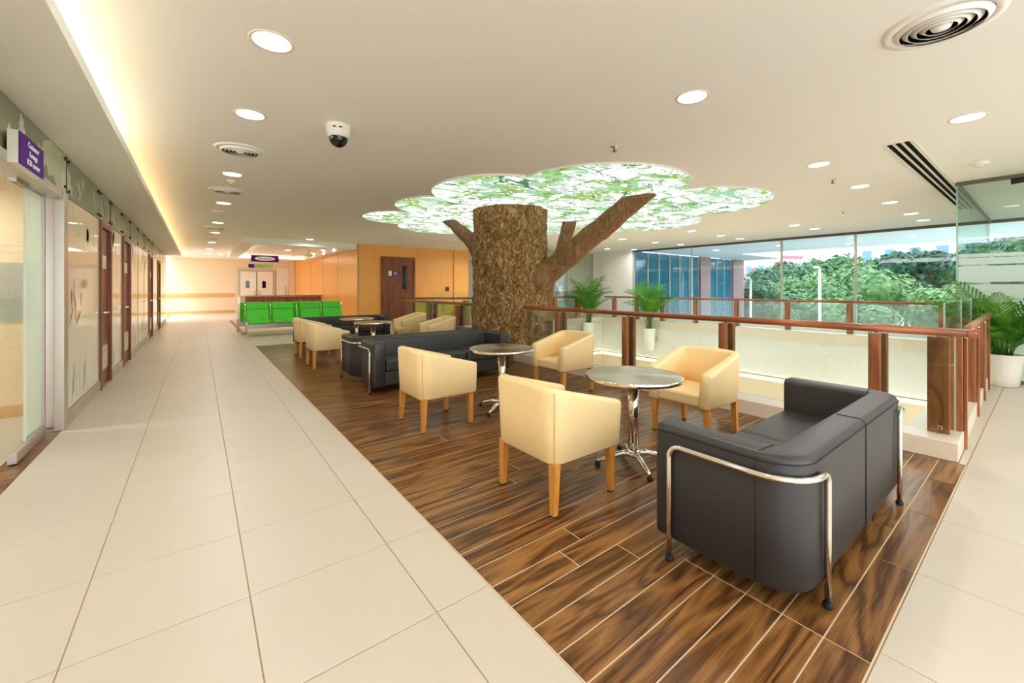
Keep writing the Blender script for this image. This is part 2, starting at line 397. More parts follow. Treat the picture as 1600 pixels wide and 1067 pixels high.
PW = .1425
NP = int((11.25 - .39) / PW)
for k in range(NP + 1):
    y0 = .39 + k * PW; y1 = min(y0 + PW, 11.246)
    if y1 - y0 < .03: break
    if k == 0: xs = [1.054, 1.924, 2.705, 3.43, 4.12, 4.646]
    elif y0 < 1.05: xs = [1.054, 1.924] + ([3.1] if k % 2 else [2.7, 3.9]) + [4.646]
    elif y0 < 8:
        off = {7: .42, 8: .58, 12: .95}.get(k, [.85, 1.9, 1.35, 2.35, .7, 1.65, 2.1][(k * 3) % 7]); xs = [1.054, 1.054 + off]
        while xs[-1] + 1.5 < 4.3: xs.append(xs[-1] + 1.5)
        xs.append(4.646)
    else: xs = [1.054, [2.1, 2.7, 3.2, 2.4][k % 4], 4.646]
    for a, b in zip(xs, xs[1:]): slab_piece('plank', a, y0, b, y1, 'plank', .0055, floor, 0.0)
MB().box(-1.19, -3.0, -.02, -1.034, 5.76, .0).build('threshold_strip', 'plank', floor)
MB().box(1.0, 14.0, .0, 1.12, 20.6, .004).build('inlay_strip', 'door', floor)

# ------------------------------------------------------------------ ceiling
struct('ceiling', MB().box(-1.2, -5, CZ, 14.95, 27.5, CZ + .3), 'ceiling')
sof = MB(); sof.box(-1.2, -5, 2.65, -.55, 21.4, 2.70); sof.box(-.58, -5, 2.70, -.55, 21.4, 2.73)
struct('trim_1', sof, 'ceiling')
cove = MB().box(-.86, -4.8, 2.70, -.80, 21.2, 2.725).build('cove_strip_light', 'led'); tag(cove, 'warm strip light hidden along the ceiling cove above the corridor glass wall', 'strip light')
# dropped bulkhead over the reception
bk = MB(); X0, X1, Y0, Y1 = 1.08, 4.58, 15.3, 23.2; w = .38
for (a, b, c, d) in ((X0, Y0, X1, Y0 + w), (X0, Y1 - w, X1, Y1), (X0, Y0 + w, X0 + w, Y1 - w), (X1 - w, Y0 + w, X1, Y1 - w)): bk.box(a, b, 2.76, c, d, CZ)
struct('ceiling_bulkhead', bk, 'ceiling')
bl = MB()
for (a, b, c, d) in ((X0 + w, Y1 - w - .03, X1 - w, Y1 - w), (X0 + w, Y0 + w, X0 + w + .03, Y1 - w)): bl.box(a, b, 2.80, c, d, 2.86)
tag(bl.build('cove_strip_light', 'led_white'), 'warm strip light inside the dropped frame over the reception desk', 'strip light')

# ------------------------------------------------------------------ walls
wall_back = struct('wall_back', MB().box(-4.6, 27.5, 0, 4.9, 27.7, CZ + .3), 'cream')
MB().box(-3, 27.47, .86, 1.6, 27.5, 1.06).build('wall_guard', 'tan', wall_back)
MB().box(-3, 27.475, 0, 1.6, 27.5, .13).build('baseboard_strip', 'tan', wall_back)
struct('wall_corridor_end', MB().box(-4.6, 21.4, 0, -4.4, 27.5, CZ), 'cream')

struct('wall_unseen_light_block', MB().box(6.5, -5.2, 0, 15.0, -5, CZ + .3), 'cream')  # unseen part wall, its length set to hold back sky light
# left glass storefront
XW = -1.03
wall_left = struct('wall_left', MB().box(-1.2, 5.95, 0, XW - .03, 21.4, 2.66), 'cream')
MB().box(-1.2, 5.95, 2.655, -1.06, 21.4, CZ).build('wall_head', 'cream', wall_left)
DOORS = [(7.56, 8.40), (9.58, 10.58), (14.25, 15.3), (17.2, 18.2)]
segs = [(5.87, 7.54), (8.42, 9.56), (10.6, 11.85), (11.85, 13.1), (13.1, 14.23), (15.32, 17.18), (18.22, 19.6), (19.6, 21.35)]
def blob(cy, cz, r, n, spread):                     # flower and leaf shaped outline
    pts = []
    N = 26; ph = random.random() * 6
    for k in range(N):
        a = 2 * PI * k / N; q = r * (.55 + .45 * abs(math.cos(n * a / 2 + ph))) * (1 + .15 * math.sin(3 * a + ph))
        pts.append((cy + q * math.cos(a) * .8, cz + q * math.sin(a) * spread))
    return pts
def blade(cy, cz, L, w, ang):
    c, s_ = math.cos(ang), math.sin(ang)
    prof = [(0, 0), (w * .6, L * .3), (w, L * .65), (w * .5, L * .9), (0, L), (-w * .6, L * .8), (-w * .8, L * .45), (-w * .4, L * .15)]
    return [(cy + x * c - z * s_, cz + x * s_ + z * c) for x, z in prof]
def clip(pts, y0, y1, z0, z1): return [(min(max(y, y0), y1), min(max(z, z0), z1)) for y, z in pts]
for i, (a, b) in enumerate(segs):
    MB().box(XW - .028, a + .004, .145, XW, b - .004, 1.03).build('glass_panel', 'panellow', wall_left)
    MB().box(XW - .028, a + .004, 1.034, XW, b - .004, 2.24).build('glass_panel', 'panelglass', wall_left)
    MB().box(XW - .03, a - .014, 0, XW + .003, a + .004, 2.645).build('joint_gasket', 'rubber', wall_left)
    kb = MB().box(XW - .03, a, 0, XW + .012, b, .14).build('kick_plate', 'alu', wall_left)
    MB().box(XW - .02, a + .02, 1.02, XW + .001, b - .02, 1.035).build('film_line', 'print', wall_left) if i == 0 else None
    if i < 5:
        pr_ = MB()
        for k in range(7):
            y = a + (b - a) * random.uniform(.08, .9)
            pr_.poly(clip(blade(y, .18, random.uniform(.25, .5), .03, random.uniform(-.35, .35)), a + .01, b - .01, .15, 2.2), .0012, 'X', XW + .0004)
        o = pr_.build('leaf_print', 'print', wall_left); o['kind'] = 'stuff'
        pr_ = MB()
        for k in range(6):
            y = a + (b - a) * random.uniform(.12, .85)
            pr_.poly(clip(blob(y, random.uniform(1.8, 2.15), random.uniform(.06, .13), random.choice((4, 5, 6)), 1.2), a + .01, b - .01, .15, 2.235), .0012, 'X', XW + .0004)
        o = pr_.build('leaf_print', 'print', wall_left); o['kind'] = 'stuff'
    if i == 0:
        pr_ = MB()
        for k in range(9):
            y = a + random.uniform(.03, .6)
            pr_.poly(clip(blade(y, random.uniform(.95, 1.2), random.uniform(.1, .3), .02, random.uniform(-1, 1)), a + .01, b, .9, 1.6), .0012, 'X', XW + .0004)
        o = pr_.build('leaf_print', 'print_red', wall_left); o['kind'] = 'stuff'
ups = [-3.0, -1.2, .6, 2.35, 4.1, 5.85, 7.55, 8.41, 9.57, 10.59, 11.85, 13.1, 14.24, 15.31, 17.19, 18.21, 19.6, 21.35]
stand = MB().lathe([(.016, 0), (.016, .012)], 10).mesh('standoff')
for i, (a, b) in enumerate(zip(ups, ups[1:])):
    z0 = 2.245 if a > 5.8 else 2.27
    MB().box(XW - .028, a + .004, z0 + .004, XW, b - .004, 2.645).build('glass_panel', 'panelgreen', wall_left)
    for y in (a + .07, b - .07):
        for z in ((2.60, z0 + .06) if 5 < y < 16 else ()):
            o = link('standoff', stand, 'rubber', wall_left, (XW, y, z)); o.rotation_euler = (0, PI / 2, 0)
    if a > 2 and a < 16:
        pr_ = MB(); nb = 9 if a > 4 else 12
        for k in range(nb):
            y = a + (b - a) * random.uniform(.05, .95); q = random.random()
            sh = blob(y, random.uniform(z0 + .08, 2.6), random.uniform(.05, .12), random.choice((4, 5, 7)), 1.1) if q < .6 else blade(y, z0 + .01, random.uniform(.12, .3), .03, random.uniform(-.5, .5))
            pr_.poly(clip(sh, a + .01, b - .01, z0 + .006, 2.64), .0012, 'X', XW + .0004)
        o = pr_.build('leaf_print', 'print_white' if a < 5.8 else 'print', wall_left); o['kind'] = 'stuff'
    if 4 <= a < 5.8:
        big = [(5.84, 2.28), (5.84, 2.64), (5.3, 2.64), (5.1, 2.58), (5.05, 2.5), (4.98, 2.53), (4.9, 2.46), (4.95, 2.42), (5.0, 2.44), (5.05, 2.36), (5.2, 2.4), (5.25, 2.32), (5.4, 2.36), (5.5, 2.28)]
        o = MB().poly(big, .001, 'X', XW + .0003).build('leaf_print', 'print', wall_left); o['kind'] = 'stuff'
# doors in the corridor wall
for i, (a, b) in enumerate(DOORS):
    d = struct('door_%d' % (i + 1), MB().box(XW - .06, a + .07, .01, XW - .02, b - .07, 2.16), 'door', bevel=.003)
    fr = MB(); fr.box(XW - .10, a, 0, XW + .02, a + .07, 2.235); fr.box(XW - .10, b - .07, 0, XW + .02, b, 2.235); fr.box(XW - .10, a + .07, 2.165, XW + .02, b - .07, 2.235)
    fr.build('door_frame', 'door', d, bevel=.004)
    h = MB(); h.tube([(XW - .02, b - .16, 1.02), (XW + .05, b - .16, 1.02)], .012, 8); h.tube([(XW + .045, b - .17, 1.02), (XW + .05, b - .30, 1.02)], .011, 8); h.lathe([(.026, 0), (.026, .008)], 12, (0, 0, 0))
    h.v = [v for v in h.v]
    h2 = MB(); h2.tube([(XW - .02, a + .16, 1.02), (XW + .05, a + .16, 1.02)], .012, 8); h2.tube([(XW + .045, a + .15, 1.02), (XW + .05, a + .29, 1.02)], .011, 8)
    h2.build('door_handle', 'chrome', d)
    vent = MB(); vent.box(XW - .02, a + .2, .22, XW - .01, b - .2, .56)
    vent.build('vent_grille', 'alu', d)
    vs = MB()
    for k in range(8): vs.box(XW - .012, a + .22, .24 + k * .04, XW + .0, b - .22, .262 + k * .04)
    vs.build('vent_slat', 'offwhite', d)['kind'] = 'stuff'
    MB().box(XW - .02, a + .28, 1.62, XW - .008, b - .28, 1.8).build('door_sign', 'plastic_white', d)

# entrance beside the corridor
door_5 = struct('door_5', MB().box(XW - .10, 3.2, .10, XW - .088, 5.07, 2.16), 'doorglass')
MB().box(XW - .12, 4.78, .01, XW - .07, 5.08, .095).build('bottom_patch', 'alu', door_5, bevel=.003)
MB().box(XW - .12, 4.78, 2.16, XW - .07, 5.08, 2.25).build('top_patch', 'alu', door_5, bevel=.003)
MB().box(XW - .101, 5.062, .10, XW - .087, 5.075, 2.16).build('glass_edge', 'frost', door_5)
tr = MB(); tr.box(XW - .05, 5.67, 0, XW + .02, 5.82, 2.265)
tr.box(XW - .17, 5.85, 0, XW - .055, 5.95, 2.265)
struct('trim_2', tr, 'alu', bevel=.004)
tr = MB(); tr.box(XW - .14, -5, 2.19, XW + .02, 5.60, 2.265)
struct('trim_3', tr, 'alu', bevel=.004)
struct('window_1', MB().box(XW - .11, 5.12, .10, XW - .098, 5.60, 2.19), 'aqua')
MB().box(XW - .125, 5.1, 0, XW - .085, 5.60, .10).build('bottom_channel', 'alu', bpy.data.objects['window_1'])
MB().box(XW - .125, 5.56, .10, XW - .085, 5.60, 2.19).build('mullion', 'alu', bpy.data.objects['window_1'])
wr = struct('wall_shop_cross', MB().box(-4.4, 6.6, 0, -1.2, 6.75, 2.66), 'cream')
MB().box(-4.4, 6.575, 0, -1.2, 6.6, .12).build('baseboard_strip', 'tan', wr)
MB().box(-4.4, 6.588, 1.0, -1.2, 6.6, 1.62).build('frosted_band', 'frost', wr)
struct('wall_shop_side', MB().box(-4.6, -5, 0, -4.4, 6.75, 2.66), 'cream')
struct('ceiling_shop', MB().box(-4.6, -5, 2.5, -1.19, 6.75, 2.66), 'ceiling')

# honey timber block
wb = struct('wall_timber', MB().box(4.6, 15.3, 0, 9.3, 27.5, CZ), 'orange')
for k in range(1, 4):
    MB().box(4.592, 15.3 + k * 2.6, 0, 4.6, 15.312 + k * 2.6, CZ).build('panel_joint', 'tan', wb)
MB().box(4.59, 15.285, 0, 4.66, 15.3, CZ).build('corner_bead', 'tan', wb)
MB().box(8.55, 15.22, 0, 9.25, 15.3, CZ).build('timber_pilaster', 'orange', wb)
d6 = struct('door_6', MB().box(5.55, 15.25, .01, 6.72, 15.30, 2.45), 'door')
fr = MB(); fr.box(5.46, 15.22, 0, 5.55, 15.31, 2.54); fr.box(6.72, 15.22, 0, 6.81, 15.31, 2.54); fr.box(5.55, 15.22, 2.45, 6.72, 15.31, 2.54); fr.build('door_frame', 'door', d6)
MB().box(6.3, 15.24, 1.3, 6.46, 15.252, 2.2).build('vision_panel', 'black_gloss', d6)
MB().box(5.74, 15.235, 1.82, 5.86, 15.25, 2.0).build('notice_plate', 'oval', d6)
pp = MB().box(5.9, 15.235, 1.82, 6.14, 15.25, 1.97).build('name_plate', 'purple', d6)
pp2 = MB()
for k, L in enumerate((.16, .12, .18)): pp2.box(5.93, 15.231, 1.935 - k * .035, 5.93 + L, 15.236, 1.95 - k * .035)
pp2.build('lettering', 'oval', pp)['kind'] = 'stuff'
tag(MB().box(8.18, 15.27, 1.22, 8.34, 15.298, 1.4).build('wall_switch', 'black_gloss', None, bevel=.004), 'small black control box on the honey timber wall by the tree', 'switch')

# far side behind the atrium: white pier, glazed room
wf = struct('wall_far', MB().box(14.7, 10.9, -4.4, 15.0, 12.6, CZ + .3), 'white')
wg = struct('wall_glazed_room', MB().box(9.3, 19.8, 0, 15, 20, CZ), 'white')
struct('wall_room_side', MB().box(14.8, 12.6, 0, 15, 20, CZ), 'white')
win2 = struct('window_2', MB().box(9.3, 12.9, 0.05, 14.6, 12.912, CZ), 'boxglass')
for x in (9.32, 11.1, 12.9, 14.58): MB().box(x - .012, 12.895, .05, x + .012, 12.92, CZ).build('mullion', 'glassedge', win2)
MB().box(9.3, 12.88, 0, 14.6, 12.93, .06).build('bottom_channel', 'alu', win2)
wd = struct('window_3', MB().box(13.2, 19.76, 1.3, 14.5, 19.79, 2.4), emit('glowing_daylight_pane', (.55, .75, 1, 1), .9))  # pane glows by itself in place of daylight behind it
MB().box(13.1, 19.7, 2.4, 14.6, 19.8, 2.7).build('blind_box', 'alu_dark', wd)

# ------------------------------------------------------------------ atrium: fascia, cove, lower floor
fas = MB(); fas.box(13.37, .52, -1.24, 13.45, 11.37, -.1); fas.box(5.02, 11.37, -1.24, 13.45, 11.45, -.1); fas.box(5.02, .44, -1.24, 13.37, .52, -.1); fas.box(4.94, .44, -1.24, 5.02, 11.45, -.1)
struct('trim_4', fas, 'fascia')
cap = MB(); cap.box(13.34, .46, -.1, 13.6, 11.6, .15); cap.box(5.0, 11.34, -.1, 13.34, 11.6, .15)
struct('trim_5', cap, 'offwhite')
lc = MB(); lc.box(13.2, .3, -1.85, 13.9, 11.7, -1.36); lc.box(4.9, 11.2, -1.85, 13.2, 11.7, -1.36)
struct('trim_6', lc, 'cream')
ll = MB(); ll.box(13.32, .7, -1.32, 13.38, 11.3, -1.28); ll.box(5.1, 11.32, -1.32, 13.3, 11.36, -1.28)
tag(ll.build('cove_strip_light', 'led_white'), 'warm strip light glowing under the pale fascia of the atrium', 'strip light')
lf = struct('floor_lower', MB().box(-1, -6, -4.6, 15, 20, -4.4), 'offwhite')
lw = struct('wall_lower', MB().box(14.9, -6, -4.4, 15, 2.5, -1.3), 'mosaic')
for k, (y0, y1, mt) in enumerate(((2.5, 4.0, 'brick'), (4.0, 5.2, 'mosaic'), (5.2, 6.6, 'brick'), (6.6, 8.6, 'blueglass'), (8.6, 11.0, 'brick'))):
    MB().box(14.9, y0, -4.4, 15, y1 - .03, -1.3).build('wall_panel', mt, lw)
struct('wall_lower_back', MB().box(-1, 19.9, -4.4, 15, 20, -1.3), 'white')
for (x, y) in ((7.5, 5), (10.5, 3), (10.5, 8)):
    ld = bpy.data.lights.new('lobby_lamp', 'AREA'); ld.shape = 'DISK'; ld.size = .3; ld.energy = 40; ld.color = (1, .93, .8)
    # bare area lamps without fittings under the slab edge, lighting the lower lobby
    lo = bpy.data.objects.new('lobby_lamp', ld); COL.objects.link(lo); lo.location = (13.6 if x > 8 else 4.4, y, -1.9)

# curb of the near balustrade
cb = MB(); cb.poly([(4.66, .43), (8.6, .51), (8.6, .80), (5.0, .76), (5.0, 11.4), (4.66, 11.4)], .15)
curb = struct('trim_7', cb, 'offwhite', bevel=.006)
# ------------------------------------------------------------------ balustrades
RZ = 1.02
def arc_pts(c, r, a0, a1, n, z): return [(c[0] + r * math.cos(a0 + (a1 - a0) * k / n), c[1] + r * math.sin(a0 + (a1 - a0) * k / n), z) for k in range(n + 1)]
nb = thing('glass_balustrade', 'glass balustrade with brown timber posts and round handrail beside the tree and chairs', 'railing', (4.85, .4, .15))
def loc_tube(t, pts, r, name, mat, seg=12): return MB().tube([Vector(p) - t.location for p in pts], r, seg).build(name, mat, t)
def loc_box(t, a, b, name, mat, bevel=0):
    L = t.location
    return MB().box(a[0] - L.x, a[1] - L.y, a[2] - L.z, b[0] - L.x, b[1] - L.y, b[2] - L.z).build(name, mat, t, bevel=bevel)
loc_tube(nb, [(4.85, 12.1, RZ - .03), (4.85, 11, RZ - .03), (4.85, 6, RZ - .03), (4.85, 2, RZ - .03), (4.85, .34, RZ - .03)], .034, 'handrail', 'rail')
def board_post(t, x, y, z0, z1, along='Y'):
    if along == 'Y':
        loc_box(t, (x - .09, y - .04, z0), (x - .03, y + .04, z1), 'post', 'post', .004)
        loc_box(t, (x + .03, y - .065, z0), (x + .10, y + .065, z1), 'post', 'post', .004)
        br = loc_box(t, (x - .03, y - .02, z0 + .25), (x + .03, y + .02, z0 + .33), 'glass_clamp', 'chrome', .003)
        loc_box(t, (x - .03, y - .02, z1 - .25), (x + .03, y + .02, z1 - .12), 'glass_clamp', 'chrome', .003)
        loc_tube(t, [(x, y, z1 - .14), (x, y, RZ - .05)], .012, 'rail_bracket', 'chrome', 8)
    else:
        loc_box(t, (x - .065, y - .10, z0), (x + .065, y - .03, z1), 'post', 'post', .004)
        loc_box(t, (x - .065, y + .03, z0), (x + .065, y + .10, z1), 'post', 'post', .004)
        loc_tube(t, [(x, y, z1 - .14), (x, y, RZ - .05)], .012, 'rail_bracket', 'chrome', 8)
NY = [.56, .95, 2.28, 3.64, 5.02, 8.4, 9.75, 11.1]
for y in NY[1:]: board_post(nb, 4.85, y, .15, .945)
loc_box(nb, (4.875, .50, .15), (4.925, .63, .945), 'post', 'post', .004)
loc_tube(nb, [(4.9, .565, .94), (4.86, .565, RZ - .05)], .012, 'rail_bracket', 'chrome', 8)
loc_box(nb, (4.838, .535, .19), (4.862, .565, .22), 'glass_clamp', 'chrome', .003)
gl = [(.47, .92), (.98, 2.25), (2.31, 3.61), (3.67, 4.98), (5.05, 5.9), (7.5, 8.37), (8.43, 9.72), (9.78, 11.08)]
for a, b in gl:
    g = loc_box(nb, (4.843, a, .17), (4.857, b, .985), 'glass_pane', 'glass')
    MB().box(4.8428 - 4.85, a - .4, .985 - .15, 4.8572 - 4.85, b - .4, .988 - .15).build('pane_edge', 'glassedge', g)
loc_box(nb, (4.842, .462, .17), (4.858, .47, .985), 'pane_edge', 'glassedge')

rb = thing('glass_balustrade', 'short glass balustrade with broad timber posts running to the potted palm', 'railing', (5.1, .5, .15))
RYL = lambda x: .43 + (x - 4.66) * .02
loc_tube(rb, [(4.82, .36, RZ - .03), (5.5, .44, RZ - .03), (8.56, RYL(8.56), RZ - .03)], .034, 'handrail', 'railx')
for x in (5.1, 6.5, 7.5, 8.35):
    y = RYL(x)
    loc_box(rb, (x - .03, y + .005, .15), (x + .03, y + .09, .95), 'post', 'post', .004)
    loc_box(rb, (x - .0, y - .018, .0), (x + .05, y + .003, .95), 'post', 'post', .003)
    loc_tube(rb, [(x, y - .01, .93), (x, y, RZ - .05)], .012, 'rail_bracket', 'chrome', 8)
for a, b in ((5.06, 6.4), (6.45, 7.6), (7.65, 8.5)):
    g = MB(); yy = [RYL(a) + .105, RYL(b) + .105]; Lo = rb.location
    g.poly([(a - Lo.x, yy[0] - Lo.y), (b - Lo.x, yy[1] - Lo.y), (b - Lo.x, yy[1] + .012 - Lo.y), (a - Lo.x, yy[0] + .012 - Lo.y)], 1.05, 'Z', .02)
    g = g.build('glass_pane', 'glass', rb)
    e = MB(); e.poly([(a - Lo.x, yy[0] - Lo.y), (b - Lo.x, yy[1] - Lo.y), (b - Lo.x, yy[1] + .012 - Lo.y), (a - Lo.x, yy[0] + .012 - Lo.y)], .004, 'Z', 1.0705)
    e.box(a - Lo.x - .004, yy[0] - Lo.y, .02, a - Lo.x - .0005, yy[0] + .012 - Lo.y, 1.07); e.build('pane_edge', 'glassedge', g)

fb = thing('glass_balustrade', 'long glass balustrade across the atrium in front of the window wall', 'railing', (13.5, 1.4, .15))
loc_tube(fb, [(13.5, 11.3, RZ - .03), (13.5, 6, RZ - .03), (13.5, 1.35, RZ - .03)], .034, 'handrail', 'rail')
FY = [1.5, 3.18, 4.6, 6.01, 7.36, 8.62, 9.72, 10.81]
for y in FY: board_post(fb, 13.5, y, .15, .945)
for a, b in zip(FY, FY[1:]): loc_box(fb, (13.493, a + .05, .17), (13.507, b - .05, .985), 'glass_pane', 'painted_haze')
bb = thing('glass_balustrade', 'glass balustrade in front of the honey timber wall behind the tree', 'railing', (5.0, 11.5, .15))
loc_tube(bb, [(4.82, 12.1, RZ + .02), (6, 11.9, RZ), (9, 11.5, RZ - .03), (12.3, 11.5, RZ - .03)], .034, 'handrail', 'railx')
for x in (5.6, 6.9, 8.2, 9.5, 10.8, 12.1): board_post(bb, x, 11.5, .15, .945, 'X')
for a in (5.65, 6.95, 8.25, 9.55, 10.85): loc_box(bb, (a, 11.493, .17), (a + 1.2, 11.507, 1.22), 'glass_pane', 'glass')

# ------------------------------------------------------------------ window wall and outdoors
XG = 14.9
MULL = [10.88, 8.26, 5.24, 3.37, .9, -1.6, -4.2]
ww = struct('window_4', MB().box(XG - .06, -5, .0, XG + .06, 10.9, .26), 'white')
MB().box(XG - .05, -5, 2.88, XG + .05, 10.9, 2.95).build('top_frame', 'alu_dark', ww)
for k, y in enumerate(MULL): MB().box(XG - .05, y - (.022 if k != 1 else .008), .26, XG + .05, y + (.022 if k != 1 else .008), 2.88).build('mullion', 'alu', ww)
for a, b in zip(MULL, MULL[1:]): MB().box(XG - .006, b + .022, .26, XG + .006, a - .022, 2.88).build('glass_pane', 'window', ww)
# glazed box on the right
bx = struct('window_5', MB().box(9.14, -5, 0, 9.2, .87, .05), 'alu_dark')
MB().box(9.13, -5, 2.90, 9.21, .87, 2.95).build('top_frame', 'alu_dark', bx)
for a, b in ((.16, .85), (-1.3, .155), (-2.8, -1.305), (-5, -2.805)):
    p = MB().box(9.165, a, .05, 9.175, b, 2.90).build('glass_pane', 'boxglass', bx)
    fm = MB()
    for z0, z1 in ((.06, 1.405), (1.44, 1.675), (1.70, 1.795), (1.81, 1.86)): fm.box(9.163, a + .003, z0, 9.1645, b - .003, z1)
    fm.build('frosted_film', 'frost', p)
MB().box(9.155, .85, .05, 9.185, .87, 2.90).build('corner_edge', 'glassedge', bx)
MB().box(9.14, .13, 2.82, 9.20, .34, 2.90).build('patch_fitting', 'black_gloss', bx)
b2 = struct('window_6', MB().box(9.2, .84, 0, 14.84, .88, .05), 'alu_dark')
MB().box(9.2, .84, 2.90, 14.84, .88, 2.95).build('top_frame', 'alu_dark', b2)
for a, b in ((9.2, 11.0), (11.01, 12.9), (12.91, 14.8)):
    p = MB().box(a, .855, .05, b, .865, 2.9).build('glass_pane', 'boxglass', b2)
    fm = MB()
    for z0, z1 in ((.06, 1.405), (1.44, 1.675), (1.70, 1.795), (1.81, 1.86)): fm.box(a + .003, .852, z0, b - .003, .8535, z1)
    fm.build('frosted_film', 'frost', p)

struct('ground_outside', MB().box(15, -120, -4.8, 260, 190, -4.6), 'lawn')
tag(MB().box(15, -40, -4.6, 22.8, 10.8, -4.57).build('paved_drive', 'asphalt'), 'pale paved drive below the window wall', 'road')['kind'] = 'structure'
so = MB(); so.box(15, -6, CZ, 20.3, 10.9, CZ + .4); so.box(20.3, 8.8, CZ, 25.2, 10.9, CZ + .4)
struct('ceiling_outdoor', so, 'soffit_out')
wing = thing('facade_wing', 'blue glazed building wing with mauve columns seen through the windows', 'building', (15.1, 10.9, -4.6))
def wb_(a, b, name, mat, p=wing):
    L = wing.location; return MB().box(a[0] - L.x, a[1] - L.y, a[2] - L.z, b[0] - L.x, b[1] - L.y, b[2] - L.z).build(name, mat, p)
for x0, x1 in ((20.35, 21.35), (23.9, 25.2)): wb_((x0, 10.8, -4.6), (x1, 11.6, 2.95), 'column', 'mauve')
k = 0
for x0, x1, n in ((15.1, 20.3, 6), (21.4, 23.85, 3)):
    for i in range(n):
        a = x0 + (x1 - x0) * i / n; b = x0 + (x1 - x0) * (i + 1) / n
        wb_((a + .03, 10.95, .2), (b - .03, 11.0, 2.93), 'pane', 'blueglass'); wb_((a + .03, 10.95, -4.6), (b - .03, 11.0, .14), 'pane', 'blueglass')
        wb_((b - .03, 10.9, -4.6), (b + .03, 11.0, 2.93), 'mullion', 'alu')
wb_((15.1, 11.02, -4.6), (25.2, 14, 2.95), 'core', 'bluewall')

def crown_mesh(seed, n=2600, leaf=.5):
    rnd = random.Random(seed); mb = MB()
    lobes = [(Vector((rnd.gauss(0, .42), rnd.gauss(0, .42), rnd.uniform(-.35, .5))), rnd.uniform(.38, .62)) for _ in range(9)]
    for _ in range(n):
        c, r = rnd.choice(lobes)
        d = Vector((rnd.gauss(0, 1), rnd.gauss(0, 1), rnd.gauss(.25, 1))).normalized()
        p = c + d * r * rnd.uniform(.82, 1.04)
        u = d.orthogonal().normalized(); u = (Matrix.Rotation(rnd.uniform(0, 6.28), 3, d) @ u)
        u = (u + d * rnd.uniform(-.5, .5)).normalized(); w_ = d.cross(u).normalized(); s = leaf * rnd.uniform(.1, .2)
        q = mb.ring([p - u * s, p + w_ * s * .6, p + u * s, p - w_ * s * .6]); mb.face(q)
    for c, r in lobes:                                   # dense inner boughs
        for ring_z in (0,):
            pr = [(r * .8 * math.sin(PI * k / 6) + .001, -r * .8 * math.cos(PI * k / 6)) for k in range(7)]
            mb.lathe(pr, 10, c, (False, False))
    return mb.mesh('foliage')
CR = [crown_mesh(s) for s in (1, 2, 3, 4)]
TR = [  # x, y, top z, radius
    (23.0, 1.4, -0.3, 1.6), (23.2, 5.0, -0.7, 1.5), (23.6, 8.6, -0.4, 1.5), (24.5, -3.6, 2.6, 2.2), (29.0, -8.6, 3.73, 2.78), (27.6, 6.4, 0.87, 2.01), (27.5, 11.4, 1.6, 2.04), (32.4, 3.6, 1.53, 2.4), (37.8, -1.3, 3.38, 2.94), (31.9, 9.2, 1.62, 2.2), (44.8, -5.8, 5.38, 3.8), (37.8, 6.8, 2.63, 2.68), (44.1, 2.2, 3.94, 3.22), (37.1, 12.3, 2.34, 2.67), (35.0, -8.5, 5.01, 2.76), (44.2, 10.3, 2.98, 3.12), (51.1, 5.7, 4.64, 3.65), (59.5, -2.0, 6.88, 4.42), (44.6, 16.6, 2.9, 3.22), (51.7, 13.9, 3.87, 3.54), (68.8, 3.1, 6.94, 4.82), (59.9, 9.3, 5.22, 4.09), (60.2, 21.7, 4.22, 4.2), (69.0, 17.4, 5.63, 4.5)]
ORD = ['first', 'second', 'third', 'fourth', 'fifth', 'sixth', 'seventh', 'eighth', 'ninth', 'tenth', 'eleventh', 'twelfth', 'thirteenth', 'fourteenth', 'fifteenth', 'sixteenth', 'seventeenth', 'eighteenth', 'nineteenth', 'twentieth', 'twenty-first', 'twenty-second', 'twenty-third', 'twenty-fourth', 'twenty-fifth', 'twenty-sixth', 'twenty-seventh', 'twenty-eighth', 'twenty-ninth', 'thirtieth']
byang = sorted(range(len(TR)), key=lambda i: -TR[i][1] / TR[i][0])
rank = {i: k for k, i in enumerate(byang)}
for i, (x, y, tz, r) in enumerate(TR):
    t = thing('street_tree', '%s %s tree outside the windows, counting from the blue glazed wing' % (ORD[rank[i]], 'bright green' if i % 2 else 'blue-green'), 'tree', (x, y, -4.6), 0, 'trees beyond the window wall')
    hz = r * .95
    o = link('foliage', CR[i % 4].copy(), 'tree2' if i % 2 else 'tree1', t, (0, 0, tz + 4.6 - hz * .85), random.uniform(0, 6)); o.scale = (r, r, hz)
    MB().tube([(0, 0, 0), (.1, .05, (tz + 4.6) * .4), (0, .1, tz + 4.6 - hz * .7)], [.22, .17, .12], 8).build('trunk', 'treebark', t)
for x, y, h_, lab in ((25.4, 7.2, 6.9, 'slim white lamp post rising among the trees nearest the blue wing'), (24.6, 10.2, 6.4, 'thin white pole beside the mauve corner column outside')):
    t = thing('lamp_post', lab, 'lamp post', (x, y, -4.6))
    MB().tube([(0, 0, 0), (0, 0, h_)], [.09, .06], 8).build('pole', 'plastic_white', t)
    MB().tube([(0, 0, h_), (-.3, 0, h_ + .12), (-.7, 0, h_ + .1)], [.06, .05, .07], 8).build('lamp_arm', 'plastic_white', t)
